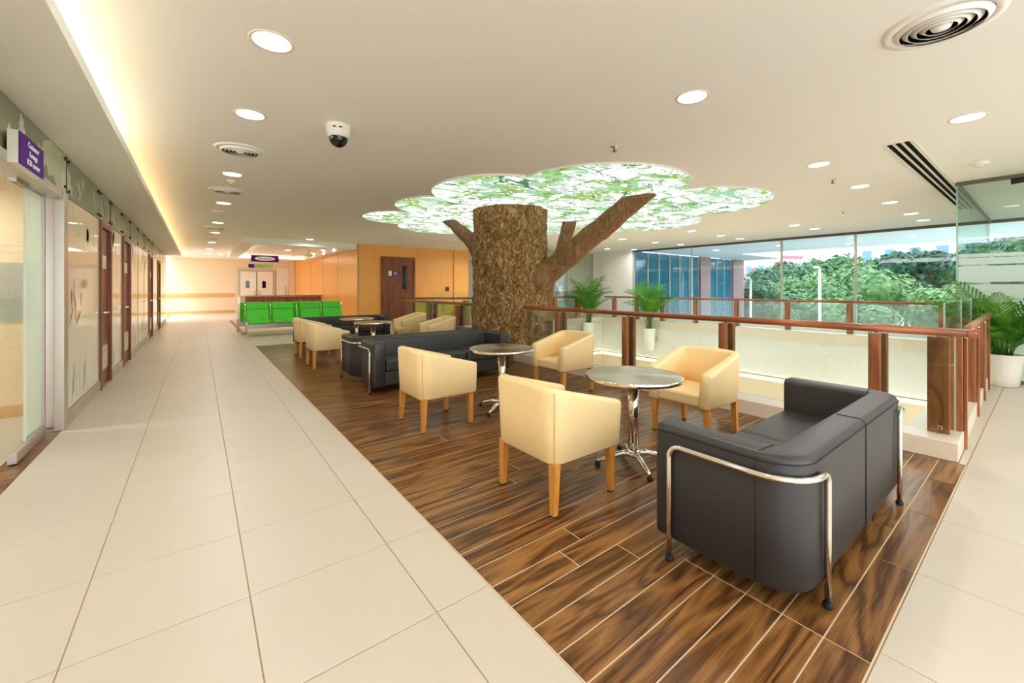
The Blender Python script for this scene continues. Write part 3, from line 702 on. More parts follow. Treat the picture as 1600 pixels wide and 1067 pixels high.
def house(x, y, w, d, h, mat, roof, lab, floors, cols, dome=False):
    t = thing('apartment_block' if not dome else 'domed_building', lab, 'building', (x, y, -4.6), -.3)
    MB().box(0, -w / 2, 0, d, w / 2, h).build('wall', mat, t)
    MB().box(-.2, -w / 2 - .2, h, d + .2, w / 2 + .2, h + .5).build('roof', roof, t)
    sc_ = w / (cols * 2.4)
    for f in range(floors):
        for c in range(cols):
            yy = -w / 2 + w * (c + .5) / cols; zz = h - (1.9 + f * 2.6) * sc_
            wi = MB().box(-.08, yy - .6 * sc_, zz - .7 * sc_, .02, yy + .6 * sc_, zz + .7 * sc_).build('window', 'whitewall', t)
            MB().box(-.14, yy - .5 * sc_, zz - .6 * sc_, -.08, yy + .5 * sc_, zz + .6 * sc_).build('pane', 'bluewall', wi)
    if dome: MB().lathe([(w * .36, h + .5), (w * .34, h + 1.4), (w * .25, h + 2.2), (w * .1, h + 2.7), (.02, h + 2.8)], 20, (d / 2, 0, 0)).build('dome', 'whitewall', t)
house(96.3, 41.5, 12.0, 10.7, 12.4, 'pinkwall', 'roofpink', 'pink rendered apartment block with terracotta roof beyond the trees', 3, 4)
house(93.6, 28.8, 8.0, 8.0, 10.6, 'whitewall', 'whitewall', 'white domed building rising over the trees', 2, 3, True)
house(88.3, 12.7, 16.1, 10.7, 14.0, 'whitewall', 'roofpink', 'wide white apartment block beyond the tall trees', 3, 5)
house(85.6, 1.3, 6.7, 8.0, 14.8, 'bluewall', 'whitewall', 'slim blue-grey block beside the white apartment block', 3, 2)

# ------------------------------------------------------------------ tree column with backlit canopy
tc_ = thing('tree_column', 'huge bark covered tree trunk column rising to a lit leaf canopy', 'tree', (5.07, 6.71, -4.4))
mb = MB(); NS, NZ = 150, 220; R0 = .742; H0 = 4.4 + 2.922
rs = []
for j in range(NZ + 1):
    z = H0 * j / NZ; zz = z - 4.4; ring = []
    for k in range(NS):
        a = 2 * PI * k / NS; d = Vector((math.cos(a), math.sin(a), 0))
        p = Vector((d.x * 3.2, d.y * 3.2, z * 1.9))
        n = noise.fractal(p, .9, 2.1, 4) * .03 + (abs(noise.noise(p * 2.3)) - .2) * -.08 + noise.noise(Vector((d.x * 1.1, d.y * 1.1, z * .5))) * .022
        q = noise.voronoi(Vector((d.x * 4.5 + n, d.y * 4.5, z * 3.4)))[0]; n += min(q[1] - q[0], .35) * .06
        r = R0 * (1 + .02 * max(0, 1 - zz / 1.0)) + n
        ring.append((d.x * r, d.y * r, z))
    rs.append(mb.ring(ring))
for a, b in zip(rs, rs[1:]): mb.skin(a, b)
mb.face(rs[-1]); mb.face(rs[0][::-1])
mb.build('trunk', 'bark', tc_)
def limb(pts, rad, name):
    pts = [Vector(p) - tc_.location for p in pts]; mb = MB(); n = 26; P = []; Rr = []
    for i in range(n + 1):
        t = i / n * (len(pts) - 1); k = min(int(t), len(pts) - 2); u = t - k
        p0, p1, p2, p3 = pts[max(k - 1, 0)], pts[k], pts[k + 1], pts[min(k + 2, len(pts) - 1)]
        P.append(.5 * ((2 * p1) + (p2 - p0) * u + (2 * p0 - 5 * p1 + 4 * p2 - p3) * u * u + (3 * p1 - p0 - 3 * p2 + p3) * u ** 3))
        Rr.append(rad[k] * (1 - u) + rad[k + 1] * u)
    mb.tube(P, Rr, 28)
    for i, v in enumerate(mb.v):
        c = P[min(i // 28, n)]; d = (Vector(v) - c); L = d.length or 1
        d = d / L; q = Vector(v) * 2.6
        mb.v[i] = tuple(c + d * L * (1 + .16 * noise.fractal(q, .9, 2.1, 4) + .10 * noise.noise(q * 3)))
    mb.build(name, 'branch', tc_)
limb([(5.15, 6.4, 1.42), (5.3, 6.1, 1.55), (5.5, 5.85, 1.74), (5.72, 5.3, 2.19), (5.88, 4.8, 2.56), (6.06, 4.1, 3.06)], [.34, .31, .235, .2, .19, .175], 'branch')
limb([(6.3, 7.05, -.6), (6.42, 7.1, 1.2), (6.68, 7.0, 1.9), (6.93, 7.0, 2.5), (7.1, 6.98, 3.02)], [.2, .17, .14, .15, .18], 'branch')
limb([(4.9, 7.3, 2.0), (4.8, 7.7, 2.35), (4.75, 8.15, 2.65), (4.7, 8.75, 3.02)], [.25, .18, .14, .12], 'branch')
lobes = [(4.0, 5.58, 1.11, 0), (5.09, 4.43, 1.39, .012), (7.42, 4.17, 1.36, .03), (8.64, 6.1, 1.34, .04), (3.68, 8.91, .85, .03), (3.8, 7.18, .91, .018), (5.16, 9.54, 1.24, .04), (6.3, 6.6, 1.9, .024), (6.9, 8.4, 1.4, .045), (5.2, 7.6, 1.4, .035)]
cn = thing('light_canopy', 'backlit cloud shaped ceiling canopy printed with green leaves above the tree column', 'ceiling light', (6.0, 6.5, 2.915))
for x, y, r, dz in lobes:
    N = 56
    ring = [(x - 6 + r * math.cos(2 * PI * k / N), y - 6.5 + r * math.sin(2 * PI * k / N)) for k in range(N)]
    lo = MB().poly(ring, .012, 'Z', dz * .35).build('leaf_panel', 'canopy', cn)
    rr = MB(); a = rr.ring([((x - 6) + (r + .012) * math.cos(2 * PI * k / N), (y - 6.5) + (r + .012) * math.sin(2 * PI * k / N), dz * .35 + .002) for k in range(N)])
    b = rr.ring([((x - 6) + (r + .012) * math.cos(2 * PI * k / N), (y - 6.5) + (r + .012) * math.sin(2 * PI * k / N), .034) for k in range(N)])
    rr.skin(a, b); rr.build('rim', 'led_rim' if 'led_rim' in MATS else 'plastic_white', lo)

# ------------------------------------------------------------------ U shaped upholstered shells
def upath(xf, xb, hw, r, n=8):
    p = []
    for k in range(7): p.append((xf + (-xb + r - xf) * 0 + (xf * 0) + (xf - (xf - (-xb + r)) * k / 6) - xf, -hw, 0, -1))
    p = [(xf - (xf + xb - r) * k / 7, -hw, 0.0, -1.0) for k in range(7)]
    for k in range(n + 1):
        a = -PI / 2 - PI / 2 * k / n; p.append((-xb + r + r * math.cos(a), -hw + r + r * math.sin(a), math.cos(a), math.sin(a)))
    for k in range(1, 8): p.append((-xb, -hw + r + (2 * hw - 2 * r) * k / 8, -1.0, 0.0))
    for k in range(n + 1):
        a = PI - PI / 2 * k / n; p.append((-xb + r + r * math.cos(a), hw - r + r * math.sin(a), math.cos(a), math.sin(a)))
    p += [(xf - (xf + xb - r) * k / 7, hw, 0.0, 1.0) for k in range(6, -1, -1)]
    return p
def ushell(path, th, z0, ztop, flare, rr, taper=None):
    mb = MB(); rings = []
    def prof(x, y, nx, ny, shrink=0.0, push=(0, 0)):
        zt = ztop(x, y); t = taper(x, y) if taper else th
        zb = z0
        def P(off, z):
            fl = flare * (z - z0) / max(zt - z0, .01)
            return (x + nx * (fl - off) + push[0], y + ny * (fl - off) + push[1], z)
        pts = [P(.012, zb), P(0, zb + .014), P(0, (zb + zt) / 2), P(0, zt - rr), P(rr * .13, zt - rr * .5), P(rr * .5, zt - rr * .13), P(rr, zt), P(t - rr, zt), P(t - rr * .5, zt - rr * .13), P(t - rr * .13, zt - rr * .5), P(t, zt - rr), P(t, (zb + zt) / 2), P(t, zb)]
        if shrink:
            c = Vector((0, 0, 0))
            for q in pts: c += Vector(q) / len(pts)
            pts = [tuple(Vector(q) + Vector((0 if abs(nx) < .5 else 0, 0, 0)) + Vector(((c.x - q[0]), (c.y - q[1]), (c.z - q[2]) * .25)) * shrink) for q in pts]
        return pts
    x, y, nx, ny = path[0]
    rings.append(mb.ring(prof(x, y, nx, ny, .28, (rr * .6, 0))))
    rings.append(mb.ring(prof(x, y, nx, ny, .08, (rr * .35, 0))))
    for q in path: rings.append(mb.ring(prof(*q)))
    x, y, nx, ny = path[-1]
    rings.append(mb.ring(prof(x, y, nx, ny, .08, (rr * .35, 0))))
    rings.append(mb.ring(prof(x, y, nx, ny, .28, (rr * .6, 0))))
    for a, b in zip(rings, rings[1:]): mb.skin(a, b)
    mb.face(rings[0][::-1], True); mb.face(rings[-1], True)
    return mb
def sm(a, b, t):
    t = min(max((t - a) / (b - a), 0), 1); return t * t * (3 - 2 * t)
# tub chair, faces +X
CH = 'tan leather tub chair'
def make_chair(label):
    t = thing('tub_chair', label, 'chair', (0, 0, 0), 0, 'tan leather tub chairs')
    zt = lambda x, y: .752 + .014 * max(0, 1 - (y / .3) ** 2) * sm(-.1, -.28, x) - .145 * min(max((x + .25) / .54, 0), 1)
    tp = lambda x, y: .085 + .02 * sm(-.1, .28, x)
    ushell(upath(.28, .30, .295, .10), .09, .305, zt, .022, .028, tp).build('shell', 'leather', t)
    st = MB(); st.box(-.22, -.205, .31, .285, .205, .425)
    st.build('seat', 'leather', t, bevel=.028, seg=4)
    for sy in (-1, 1):
        c = []
        for k in range(9):
            z = .32 + (.735 - .32) * k / 8; fl = .022 * (z - .305) / .45
            a = .7071; c.append((-.30 + .10 - (.10 + fl + .0015) * a, sy * (.295 - .10 + (.10 + fl + .0015) * a), z))
        MB().tube(c, .0022, 6).build('seam', 'leather_seam', t)
        ci = [(-.205, sy * .125, .43 + (.73 - .43) * k / 5) for k in range(6)]
    for sx, x in ((1, .245), (-1, -.255)):
        for sy in (-1, 1):
            l = MB().taper(x, sy * .25, .008, .315, .036, .054, -.012 * (sx < 0) + .004 * (sx > 0), sy * .008).build('leg', 'leg', t, bevel=.003)
            MB().taper(x + (-.012 * (sx < 0) + .004 * (sx > 0)), sy * .258, 0, .008, .03, .032).build('glide', 'rubber', l)
    return t
chairs = [
    (1.935, 2.035, 0, 'tan tub chair nearest the camera, its back turned to the pale corridor tiles'),
    (1.925, 3.79, 0, 'tan tub chair with its back to the corridor, second after the nearest one'),
    (3.72, 2.04, PI, 'tan tub chair facing out from the balustrade across from the black two-seater sofa'),
    (3.86, 3.93, PI, 'tan tub chair between the tree trunk and the second steel table'),
    (1.79, 7.66, 0, 'tan tub chair backing onto the corridor just past the back-to-back black sofas'),
    (1.83, 9.02, 0, 'farthest tan tub chair along the corridor edge of the timber floor'),
    (3.95, 7.72, PI - .1, 'tan tub chair by the tree facing the row of far steel tables'),
    (3.98, 9.2, PI, 'farthest tan tub chair on the balustrade side, before the brown door')]
c0 = make_chair(chairs[0][3]); c0.location = chairs[0][:2] + (0,); c0.rotation_euler = (0, 0, chairs[0][2])
for x, y, rz, lb in chairs[1:]: dup(c0, (x, y, 0), rz, lb)

# black tube framed sofa, faces +X
def make_sofa(hw, label):
    t = thing('black_sofa', label, 'sofa', (0, 0, 0), 0, 'black leather tube frame sofas')
    zt = lambda x, y: .655
    ushell(upath(.31, .325, hw, .17, 10), .155, .095, zt, 0, .03).build('shell', 'black', t)
    n = 2 if hw < 1 else 3
    iw = hw - .16
    for k in range(n):
        y0 = -iw + 2 * iw * k / n; y1 = -iw + 2 * iw * (k + 1) / n
        MB().box(-.165, y0 + .004, .28, .32, y1 - .004, .43).build('seat_cushion', 'black', t, bevel=.03, seg=4)
    MB().box(-.17, -iw - .005, .10, .29, iw + .005, .28).build('base', 'black', t, bevel=.015)
    for z, nm in ((.625, 'piping'),):
        out = [(x + nx * .001, y + ny * .001, z) for x, y, nx, ny in upath(.31, .325, hw, .17, 10)]
        MB().tube(out, .0035, 6).build('piping', 'seam', t)
    for k in range(1, n):
        yy = -iw + 2 * iw * k / n
        MB().tube([(-.326, yy, .11), (-.326, yy, .63), (-.315, yy, .648), (-.296, yy, .656), (-.20, yy, .656)], .003, 6).build('seam', 'seam', t)
    for sy in (-1, 1):
        MB().tube([(-.155, sy * (hw + .0008), .11), (-.155, sy * (hw + .0008), .63), (-.157, sy * (hw - .03), .656), (-.17, sy * (hw - .15), .657)], .0028, 6).build('seam', 'seam', t)
        f = []; zt_ = .572; off = .02; yb = hw - .235; R = .17
        f.append((.235, sy * (hw + off), .02)); f.append((.235, sy * (hw + off), .3))
        for k in range(7):
            a = PI / 2 * k / 6; f.append((.235 - .06 * (1 - math.cos(a)), sy * (hw + off), zt_ - .06 + .06 * math.sin(a)))
        f.append((0, sy * (hw + off), zt_))
        for k in range(9):
            a = PI / 2 * k / 8; rad = R + off; f.append((-.325 + R - rad * math.sin(a), sy * (hw - R + rad * math.cos(a)), zt_))
        for k in range(1, 7):
            a = PI / 2 * k / 6; f.append((-.325 - off, sy * (yb + .045 - .045 * math.sin(a)), zt_ - .045 + .045 * math.cos(a)))
        f.append((-.325 - off, sy * yb, .3)); f.append((-.325 - off, sy * yb, .02))
        fr = MB().tube(f, .0135, 12).build('tube_frame', 'chrome', t)
        for x, y in ((.235, sy * (hw + off)), (-.325 - off, sy * yb)):
            MB().lathe([(.017, 0), (.019, .006), (.019, .02), (.0145, .024)], 14, (x, y, 0)).build('foot', 'rubber', fr)
    return t
s1 = make_sofa(.915, 'black leather two-seater sofa with chrome tube frame, nearest the camera'); s1.location = (2.795, .915, 0); s1.rotation_euler = (0, 0, PI / 2)
s2 = make_sofa(1.06, 'black sofa facing the nearer steel tables, back against its twin'); s2.location = (2.80, 5.45, 0); s2.rotation_euler = (0, 0, -PI / 2)
dup(s2, (2.79, 6.22, 0), PI / 2, 'black sofa facing the far tables, back to back with its twin')
dup(s2, (2.80, 10.45, 0), -PI / 2, 'farthest black sofa, before the green seats')

# steel pedestal tables
def make_table(label):
    t = thing('pedestal_table', label, 'table', (0, 0, 0), 0, 'round steel pedestal tables')
    top = MB().lathe([(.03, .655), (.352, .655), (.36, .66), (.36, .682), (.355, .685), (.0005, .685)], 64, caps=(True, False), smooth=False).build('tabletop', 'steel', t)
    MB().lathe([(.361, .657), (.3635, .66), (.3635, .681), (.361, .684)], 64, caps=(False, False)).build('edge_band', 'chrome', top)
    MB().lathe([(.041, .08), (.041, .655)], 24).build('column', 'chrome', t)
    MB().lathe([(.055, .06), (.06, .075), (.05, .10), (.04, .115)], 24).build('hub', 'chrome', t)
    for k in range(4):
        a = PI / 4 + k * PI / 2 + .25; c, s_ = math.cos(a), math.sin(a)
        ft = MB().tube([(c * .03, s_ * .03, .085), (c * .12, s_ * .12, .078), (c * .22, s_ * .22, .052), (c * .29, s_ * .29, .034)], [.026, .022, .017, .015], 10).build('foot', 'chrome', t)
        MB().lathe([(.02, 0), (.022, .012), (.014, .03)], 12, (c * .285, s_ * .285, 0)).build('glide', 'rubber', ft)
    return t
t0 = make_table('round steel pedestal table between the two nearest tan chairs and the two-seater sofa'); t0.location = (2.665, 1.95, 0)
for x, y, lb in ((2.69, 3.71, 'round steel pedestal table in front of the second tan chair and sofa'), (2.74, 8.1, 'round steel table among the far tan chairs, nearer one'), (2.78, 9.3, 'round steel table beside the farthest black sofa')):
    dup(t0, (x, y, 0), random.random(), lb)

# ------------------------------------------------------------------ green beam seating
def make_bench(label, loc, rz):
    t = thing('beam_seating', label, 'bench', loc, rz, 'green waiting room seats')
    for i, x in enumerate((-.98, -.33, .42, 1.06)):
        MB().box(x - .27, -.29, .35, x + .27, .20, .43).build('seat', 'green', t, bevel=.016, seg=3)
        bk = MB(); N = 10
        for k in range(N):
            pass
        prof = [(.16, .43), (.185, .55), (.225, .70), (.26, .84), (.275, .93)]
        a = [bk.ring([(x - .27, y, z), (x + .27, y, z), (x + .27, y + .03, z), (x - .27, y + .03, z)]) for y, z in prof]
        for p, q in zip(a, a[1:]): bk.skin(p, q, True, False)
        bk.face(a[0][::-1]); bk.face(a[-1]); bk.build('backrest', 'green', t, bevel=.008)
        MB().box(x - .272, .222, .735, x + .272, .232, .742).build('seam', 'seam', t)
    for x in (-1.28, -.65, .05, .74, 1.36):
        fr = MB(); fr.tube([(x, .22, .42), (x, .27, .65), (x, .31, .88)], .014, 8); fr.tube([(x, -.25, .40), (x, .22, .42)], .014, 8)
        fr.build('seat_frame', 'chrome', t)
    for x in (-1.28, 1.36):
        lg = MB(); lg.tube([(x, -.26, .02), (x, -.2, .3), (x, -.25, .40)], .018, 8); lg.tube([(x, .26, .02), (x, .15, .3), (x, .2, .42)], .018, 8); lg.tube([(x, -.28, .02), (x, .28, .02)], .018, 8)
        lg.build('leg', 'chrome', t)
    MB().box(-1.3, -.08, .20, 1.38, .03, .33).build('beam', 'alu', t, bevel=.005)
    return t
make_bench('row of four green padded seats on a steel beam facing the lounge', (2.35, 13.75, 0), 0)
bn = make_bench('row of four green padded seats facing the reception desk, back to the other row', (2.3, 14.75, 0), PI)
make_bench('row of green seats beyond the atrium behind the glass wall', (10.6, 14.2, 0), 0)

# ------------------------------------------------------------------ reception and far end
rc = thing('reception_desk', 'long low reception desk with red-brown front and pale top before the far wall', 'desk', (1.4, 20.7, 0))
MB().box(.18, 0, 0, 3.15, .06, 1.0).build('front_panel', 'door', rc)
MB().box(.0, .0, 0, .18, 1.4, .98).build('end_panel', 'offwhite', rc)
MB().box(-.05, -.08, .98, 3.18, .42, 1.03).build('desk_top', 'offwhite', rc, bevel=.004)
MB().box(.18, -.085, 1.0, 3.16, -.07, 1.03).build('top_edge', 'door', rc)
MB().box(.1, .06, .0, 3.15, .12, .9).build('inner_panel', 'offwhite', rc)
dd = struct('door_7', MB().box(1.85, 27.44, 0, 2.62, 27.49, 2.3), 'plastic_white')
dd2 = MB().box(2.66, 27.44, 0, 3.45, 27.49, 2.3).build('door_leaf', 'plastic_white', dd)
fr = MB(); fr.box(1.75, 27.42, 0, 1.83, 27.5, 2.4); fr.box(3.47, 27.42, 0, 3.55, 27.5, 2.4); fr.box(1.83, 27.42, 2.32, 3.47, 27.5, 2.4); fr.build('door_frame', 'alu', dd)
MB().box(2.625, 27.42, 0, 2.655, 27.46, 2.3).build('meeting_stile', 'alu_dark', dd)
for x in (2.2, 3.0): MB().box(x - .09, 27.43, 1.35, x + .09, 27.445, 1.75).build('vision_panel', 'black_gloss', dd)
for x in (2.52, 2.76): MB().tube([(x, 27.4, .9), (x, 27.4, 1.2)], .02, 8).build('door_handle', 'chrome', dd)
d8 = struct('door_8', MB().box(3.62, 27.45, 0, 4.25, 27.49, 2.5), 'plastic_white')
MB().tube([(4.1, 27.4, .9), (4.1, 27.4, 1.5)], .02, 8).build('door_handle', 'alu', d8)
MB().box(4.28, 27.3, 0, 4.59, 27.49, CZ).build('pilaster', 'cream', wall_back)
sg = thing('hanging_sign', 'purple hanging sign with a white oval above the reception desk', 'sign', (2.17, 19.5, 2.42))
MB().box(-.49, -.02, 0, .49, .02, .26).build('sign_board', 'purple', sg)
ov = MB().poly([(.36 * math.cos(2 * PI * k / 40), .13 + .085 * math.sin(2 * PI * k / 40)) for k in range(40)], .006, 'Y', -.026).build('white_oval', 'oval', sg)
text('lettering', 'Reception', .12, 'blue', ov, (0, -.029, .13), (PI / 2, 0, 0))
for x in (-.4, .4): MB().tube([(x, 0, .26), (x, 0, CZ - 2.42)], .006, 6).build('hanger', 'chrome', sg)
s2g = thing('hanging_sign', 'smaller pale green sign hung just below and behind the purple one', 'sign', (2.1, 20.2, 2.2))
MB().box(-.45, -.015, 0, .45, .015, .15).build('sign_board', 'sign_green', s2g)
MB().box(-.45, -.02, 0, -.25, .02, .15).build('end_square', 'purple', s2g)
for x in (-.4, .4): MB().tube([(x, 0, .15), (x, 0, CZ - 2.2)], .006, 6).build('hanger', 'chrome', s2g)
fan = thing('ceiling_fan', 'pale three-bladed ceiling fan inside the dropped frame over reception', 'fan', (3.6, 18.3, 2.62))
MB().lathe([(.04, 0), (.12, .03), (.12, .1), (.03, .14), (.02, .33)], 18).build('motor', 'plastic_white', fan)
for k in range(3):
    a = 2 * PI * k / 3 + .3; b = MB().box(.12, -.07, .05, .75, .07, .062).build('blade', 'plastic_white', fan, rz=a)

# projecting purple sign at the entrance
ps = thing('wall_sign', 'purple sign with three white text lines on the green glass over the entrance', 'sign', (XW + .02, 4.47, 2.30))
MB().box(.0, -.27, -.11, .05, .27, .11).build('sign_box', 'plastic_white', ps)
fc = MB().box(.05, -.27, -.11, .056, .27, .11).build('sign_face', 'purple', ps)
for k, (ln, z) in enumerate((('Customer', .062), ('Lounge', 0.0), ('ICU corner', -.062))):
    text('lettering', ln, .06, 'oval', fc, (.057, .02, z), (PI / 2, 0, PI / 2))

# ------------------------------------------------------------------ palms
def frond_mesh(seed, L=.95, droop=.9):
    rnd = random.Random(seed); mb = MB(); N = 22; pts = []
    for k in range(N + 1):
        u = k / N; pts.append(Vector((L * (.12 * u + .62 * u ** 1.8), 0, L * (u * .98 - droop * .42 * u ** 2.6))))
    mb.tube(pts[::2], [.007 - .005 * k / (N // 2) for k in range(N // 2 + 1)], 5)
    for k in range(6, N + 1):
        u = k / N; p = pts[k]; tg = (pts[k] - pts[k - 1]).normalized()
        ll = L * .34 * math.sin(PI * min(1, (u - .18) / .95 + .12)) * rnd.uniform(.85, 1.1) + .03
        for sd in (-1, 1):
            sdv = Vector((0, sd, 0)); d = (sdv * .75 + tg * .75 + Vector((0, 0, .12))).normalized()
            n = d.cross(tg).normalized(); wv = d.cross(n).normalized() * .0105
            tip = p + d * ll + Vector((0, 0, -.28 * ll)); mid = p + d * ll * .5 + Vector((0, 0, .01))
            q = mb.ring([p - wv * .5, mid - wv, tip, mid + wv, p + wv * .5]); mb.face((q[0], q[1], q[3], q[4])); mb.face((q[1], q[2], q[3]))
    return mb.mesh('frond')
FR = [frond_mesh(s, L, d) for s, L, d in ((1, .95, .7), (2, .86, 1.2), (3, .9, .95), (4, 1.0, .5))]
for m_ in FR: m_.materials.append(MATS['palm'])
def palm(label, loc, pr0, pr1, ph, scale, n, square=False, seed=0, up=False):
    rnd = random.Random(seed + 5)
    t = thing('potted_palm', label, 'plant', loc, 0, 'potted palms')
    P = MB().lathe([(pr0 - .02, 0), (pr0, .01), (pr0 + (pr1 - pr0) * .5, ph * .5), (pr1, ph - .02), (pr1 + .004, ph), (pr1 - .018, ph), (pr1 - .022, ph - .05)], 40, caps=(True, False)).build('pot', 'pot', t)
    MB().lathe([(pr1 - .02, ph - .05), (.002, ph - .035)], 24, caps=(False, False)).build('soil', 'soil', P)
    stems = []
    for k in range(n):
        a = 2 * PI * k * .381966 + rnd.uniform(-.3, .3); rr = pr1 * .5 * math.sqrt(rnd.random()); q = k / n
        tilt = (-.40 + .22 * q if up else -.32 + .56 * q) + rnd.uniform(-.1, .1)
        o = bpy.data.objects.new('frond', FR[k % 4]); COL.objects.link(o); o.parent = t
        o.location = (rr * math.cos(a), rr * math.sin(a), ph - .05); o.rotation_euler = (0, tilt, a); s = scale * (1.05 - .35 * q) * rnd.uniform(.88, 1.08); o.scale = (s, s, s)
    for k in range(7):
        a = k * 2.4; r = pr1 * .35
        MB().tube([(r * math.cos(a), r * math.sin(a), ph - .06), (r * 1.2 * math.cos(a), r * 1.2 * math.sin(a), ph + .15 * scale), (r * 1.6 * math.cos(a), r * 1.6 * math.sin(a), ph + .34 * scale)], [.014, .011, .006], 6).build('stem', 'stem', t)
    return t
palm('bushy green palm in a round white floor pot by the frosted glass box', (8.85, .405, 0), .155, .20, .44, 1.2, 40, seed=1)
p2 = palm('tall palm in a slim white planter hung on the atrium fascia before the blue windows', (13.03, 8.85, -.91), .17, .22, .80, 2.05, 17, seed=2, up=True)
p3 = palm('palm in a slim white planter on the atrium fascia beside the tree branch', (12.2, 11.02, -.86), .17, .22, .87, 1.95, 17, seed=3, up=True)
MB().box(.2, -.1, .3, .33, .1, .5).build('wall_bracket', 'alu', p2)
MB().box(-.1, .2, .3, .1, .35, .5).build('wall_bracket', 'alu', p3)

# ------------------------------------------------------------------ ceiling fittings
DL_R = MB(); DL_R.lathe([(.106, .0), (.118, -.006), (.132, -.004), (.134, .0)], 32, caps=(False, False)); ring_me = DL_R.mesh('trim_ring'); ring_me.materials.append(MATS['plastic_white'])
disc_me = MB().lathe([(.11, -.003), (.0005, -.004)], 32, caps=(False, False)).mesh('diffuser'); disc_me.materials.append(MATS['lamp'])
def downlight(x, y, label, z=CZ, power=1.0, grp='recessed round downlights'):
    t = thing('downlight', label, 'ceiling light', (x, y, z), 0, grp)
    link('trim_ring', ring_me, None, t); link('diffuser', disc_me, None, t)
    ld = bpy.data.lights.new('downlight_lamp', 'AREA'); ld.shape = 'DISK'; ld.size = .2; ld.energy = LAMP_W * power; ld.color = LAMP_COL; ld.spread = math.radians(165)
    lo = bpy.data.objects.new('downlight_lamp', ld); COL.objects.link(lo); lo.parent = t; lo.location = (0, 0, -.012)
for k, y in enumerate((3.07, 4.48, 6.98, 9.45, 12.37, 14.6, 17.8, 20.94, 23.7)):
    downlight(.38, y, '%s lit downlight of the corridor row, counting away from the camera' % ORD[k], power=1.0 if y < 13 else .7)
downlight(.84, 23.74, 'small lit downlight beside the corridor row near the far wall')
for k, x in enumerate((3.29, 6.39, 8.28, 10.28, 12.21, 13.6)): downlight(x, 1.82, '%s lit downlight of the row beside the slot diffuser, counting towards the windows' % ORD[k])
downlight(5.75, .47, 'lone lit downlight beside the black slot diffuser')
for k, (x, y) in enumerate(((8.34, 3.42), (12.08, 3.96), (13.2, 3.85))): downlight(x, y, '%s lit downlight in the row past the canopy edge, towards the windows' % ORD[k])
for k, (x, y) in enumerate(((11.0, 6.1), (12.67, 6.1), (13.96, 6.1))): downlight(x, y, '%s lit downlight in the second row past the canopy, over the atrium' % ORD[k])
for k, (x, y) in enumerate(((11.05, 8.5), (12.79, 8.44), (14.1, 8.24))): downlight(x, y, '%s lit downlight in the third row past the canopy, near the blue windows' % ORD[k])
for k, (x, y) in enumerate(((13.3, 11.0), (14.4, 10.5))): downlight(x, y, '%s lit downlight close to the white pier beyond the atrium' % ORD[k])
downlight(2.91, 14.78, 'lit downlight just outside the dropped ceiling frame over the green seats')
for k, (x, y) in enumerate(((1.9, 17.2), (3.0, 19.5), (4.2, 16.9), (4.2, 18.6), (4.2, 20.5))): downlight(x, y, '%s lit downlight inside the dropped ceiling frame' % ORD[k], power=.7)
for k, (x, y) in enumerate(((11.3, -.5), (13.2, -.6), (10.6, -2.2))): downlight(x, y, '%s lit downlight seen inside the glazed box' % ORD[k])
for (x, y) in ((.38, .6), (.38, -1.8), (3.29, -.9), (6.4, -1.4), (8.3, -1.4), (3.3, -3.2), (6.4, -3.4), (11.6, 13.6), (12.5, 16.5)):
    n_out = globals().get('n_out', -1) + 1
    downlight(x, y, '%s lit downlight outside the photographed view of the lounge' % ORD[n_out])
downlight(9.2, 13.1, 'added downlight hidden behind the tree column to brighten the honey timber wall', power=5.0)  # unseen lamp, added to brighten the timber wall
downlight(-2.2, 6.0, 'round ceiling light inside the room behind the entrance glass', z=2.5, power=1.9)
downlight(-2.4, 2.5, 'second round ceiling light inside the room behind the entrance', z=2.5, power=1.9)
for k, (x, y) in enumerate(((17.5, 8.6), (17.4, 6.2), (18.6, 4.4), (17.4, 2.6), (18.8, 1.0), (17, -.8))):
    downlight(x, y, '%s lit downlight in the outdoor soffit beyond the windows' % ORD[k], power=.3)

def diffuser(x, y, r, label):
    t = thing('round_diffuser', label, 'air vent', (x, y, CZ), 0, 'round ceiling air diffusers')
    MB().lathe([(r, 0), (r * .97, -.012), (r * .82, -.016), (r * .80, -.002)], 40, caps=(False, False)).build('outer_ring', 'ceiling', t)
    MB().lathe([(r * .83, -.001), (.0005, -.0012)], 32, caps=(False, False)).build('duct', 'dark_void', t)
    for q in (.70, .555, .41, .265): MB().lathe([(r * q, -.034), (r * (q + .10), -.012), (r * (q + .095), -.009), (r * (q - .012), -.031)], 36, caps=(False, False)).build('vane', 'ceiling', t)
    MB().lathe([(r * .19, -.012), (r * .15, -.034), (.0005, -.036)], 24, caps=(False, False)).build('centre_cap', 'ceiling', t)
diffuser(3.57, .40, .27, 'large round air diffuser with concentric vanes nearest the camera')
diffuser(.385, 5.69, .255, 'round air diffuser after the second corridor downlight')
diffuser(.38, 8.17, .255, 'round air diffuser after the third corridor downlight')
diffuser(.36, 13.3, .25, 'round air diffuser after the fifth corridor downlight')
diffuser(.30, 16.3, .25, 'farthest round air diffuser in the corridor row')
sd = thing('slot_diffuser', 'long linear slot air diffuser with three black slots in the ceiling', 'air vent', (9.2, 1.02, CZ))
MB().box(-3.1, -.13, -.008, 3.1, .13, .0).build('frame', 'plastic_white', sd)
for y in (-.07, 0, .07): MB().box(-3.08, y - .021, -.0095, 3.08, y + .021, -.006).build('slot', 'dark_void', sd)
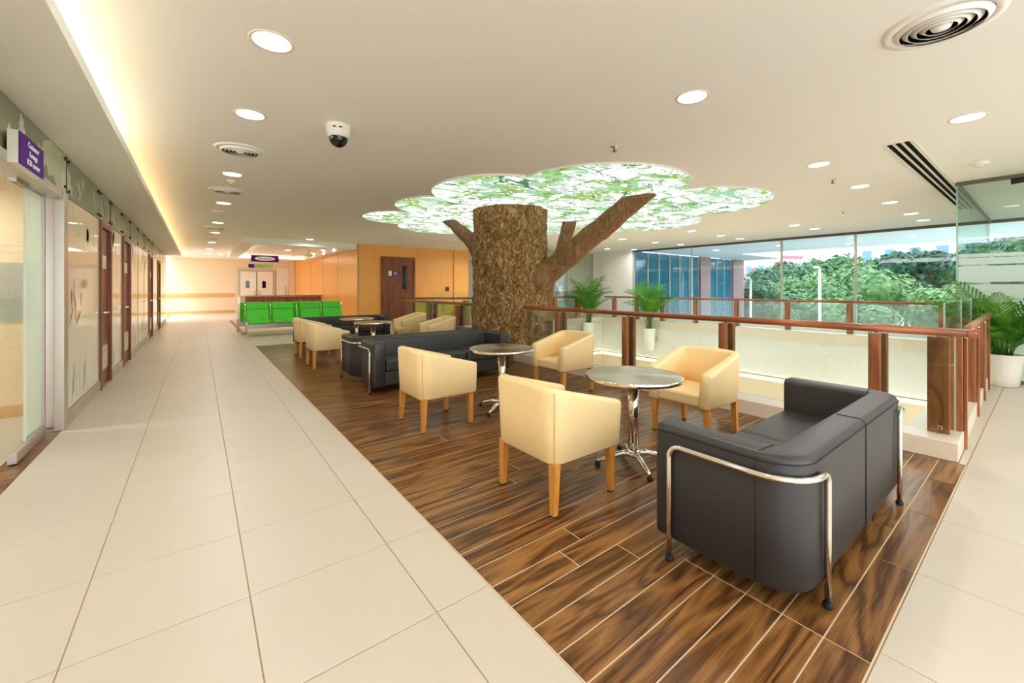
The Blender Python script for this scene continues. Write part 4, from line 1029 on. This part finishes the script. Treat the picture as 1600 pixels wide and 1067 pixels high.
sl2 = thing('slot_diffuser', 'thin linear slot in the ceiling before the honey timber wall', 'air vent', (6.6, 12.6, CZ))
MB().box(-1.6, -.03, -.006, 1.6, .03, 0).build('frame', 'ceiling', sl2)
MB().box(-1.58, -.012, -.007, 1.58, .012, -.005).build('slot', 'dark_void', sl2)
cc = thing('dome_camera', 'white dome security camera with black glass hanging from the ceiling', 'camera', (1.10, 4.27, CZ))
MB().lathe([(.12, 0), (.118, -.02), (.108, -.09), (.098, -.115), (.085, -.12)], 32, caps=(False, True)).build('housing', 'plastic_white', cc)
MB().lathe([(.088, -.118)] + [(.085 * math.cos(a), -.125 - .085 * math.sin(a)) for a in [PI / 2 * k / 8 for k in range(8)]] + [(.001, -.21)], 28, caps=(False, False)).build('dome', 'black_gloss', cc)
MB().box(.085, -.04, -.05, .1135, .04, -.035).build('nameplate', 'rubber', cc, rz=-1.9)
def sprinkler(x, y, label):
    t = thing('sprinkler', label, 'sprinkler', (x, y, CZ), 0, 'ceiling sprinklers')
    MB().lathe([(.04, 0), (.036, -.01), (.012, -.014), (.01, -.05)], 16, caps=(False, True)).build('body', 'chrome', t)
    MB().lathe([(.028, -.055), (.028, -.058)], 12).build('deflector', 'alu_dark', t)
sprinkler(3.74, 2.99, 'small sprinkler head in front of the lit canopy'); sprinkler(7.43, 1.95, 'small sprinkler head beside the downlights near the slot diffuser'); sprinkler(10.6, 2.6, 'small sprinkler head between the canopy and the windows')
def detector(x, y, label, r=.055):
    t = thing('smoke_detector', label, 'detector', (x, y, CZ), 0, 'ceiling detectors')
    MB().lathe([(r, 0), (r, -.02), (r * .8, -.035)], 20, caps=(False, True)).build('base', 'plastic_white', t); MB().lathe([(r * .5, -.034), (r * .4, -.055)], 16, caps=(False, True)).build('sensor', 'plastic_white', t)
detector(.39, 7.39, 'small white smoke detector after the third corridor downlight'); detector(.33, 10.5, 'wide white detector after the fourth corridor downlight', .11); detector(7.92, .55, 'flat white detector near the glazed box corner', .09); detector(.31, 15.4, 'white detector far along the corridor row')
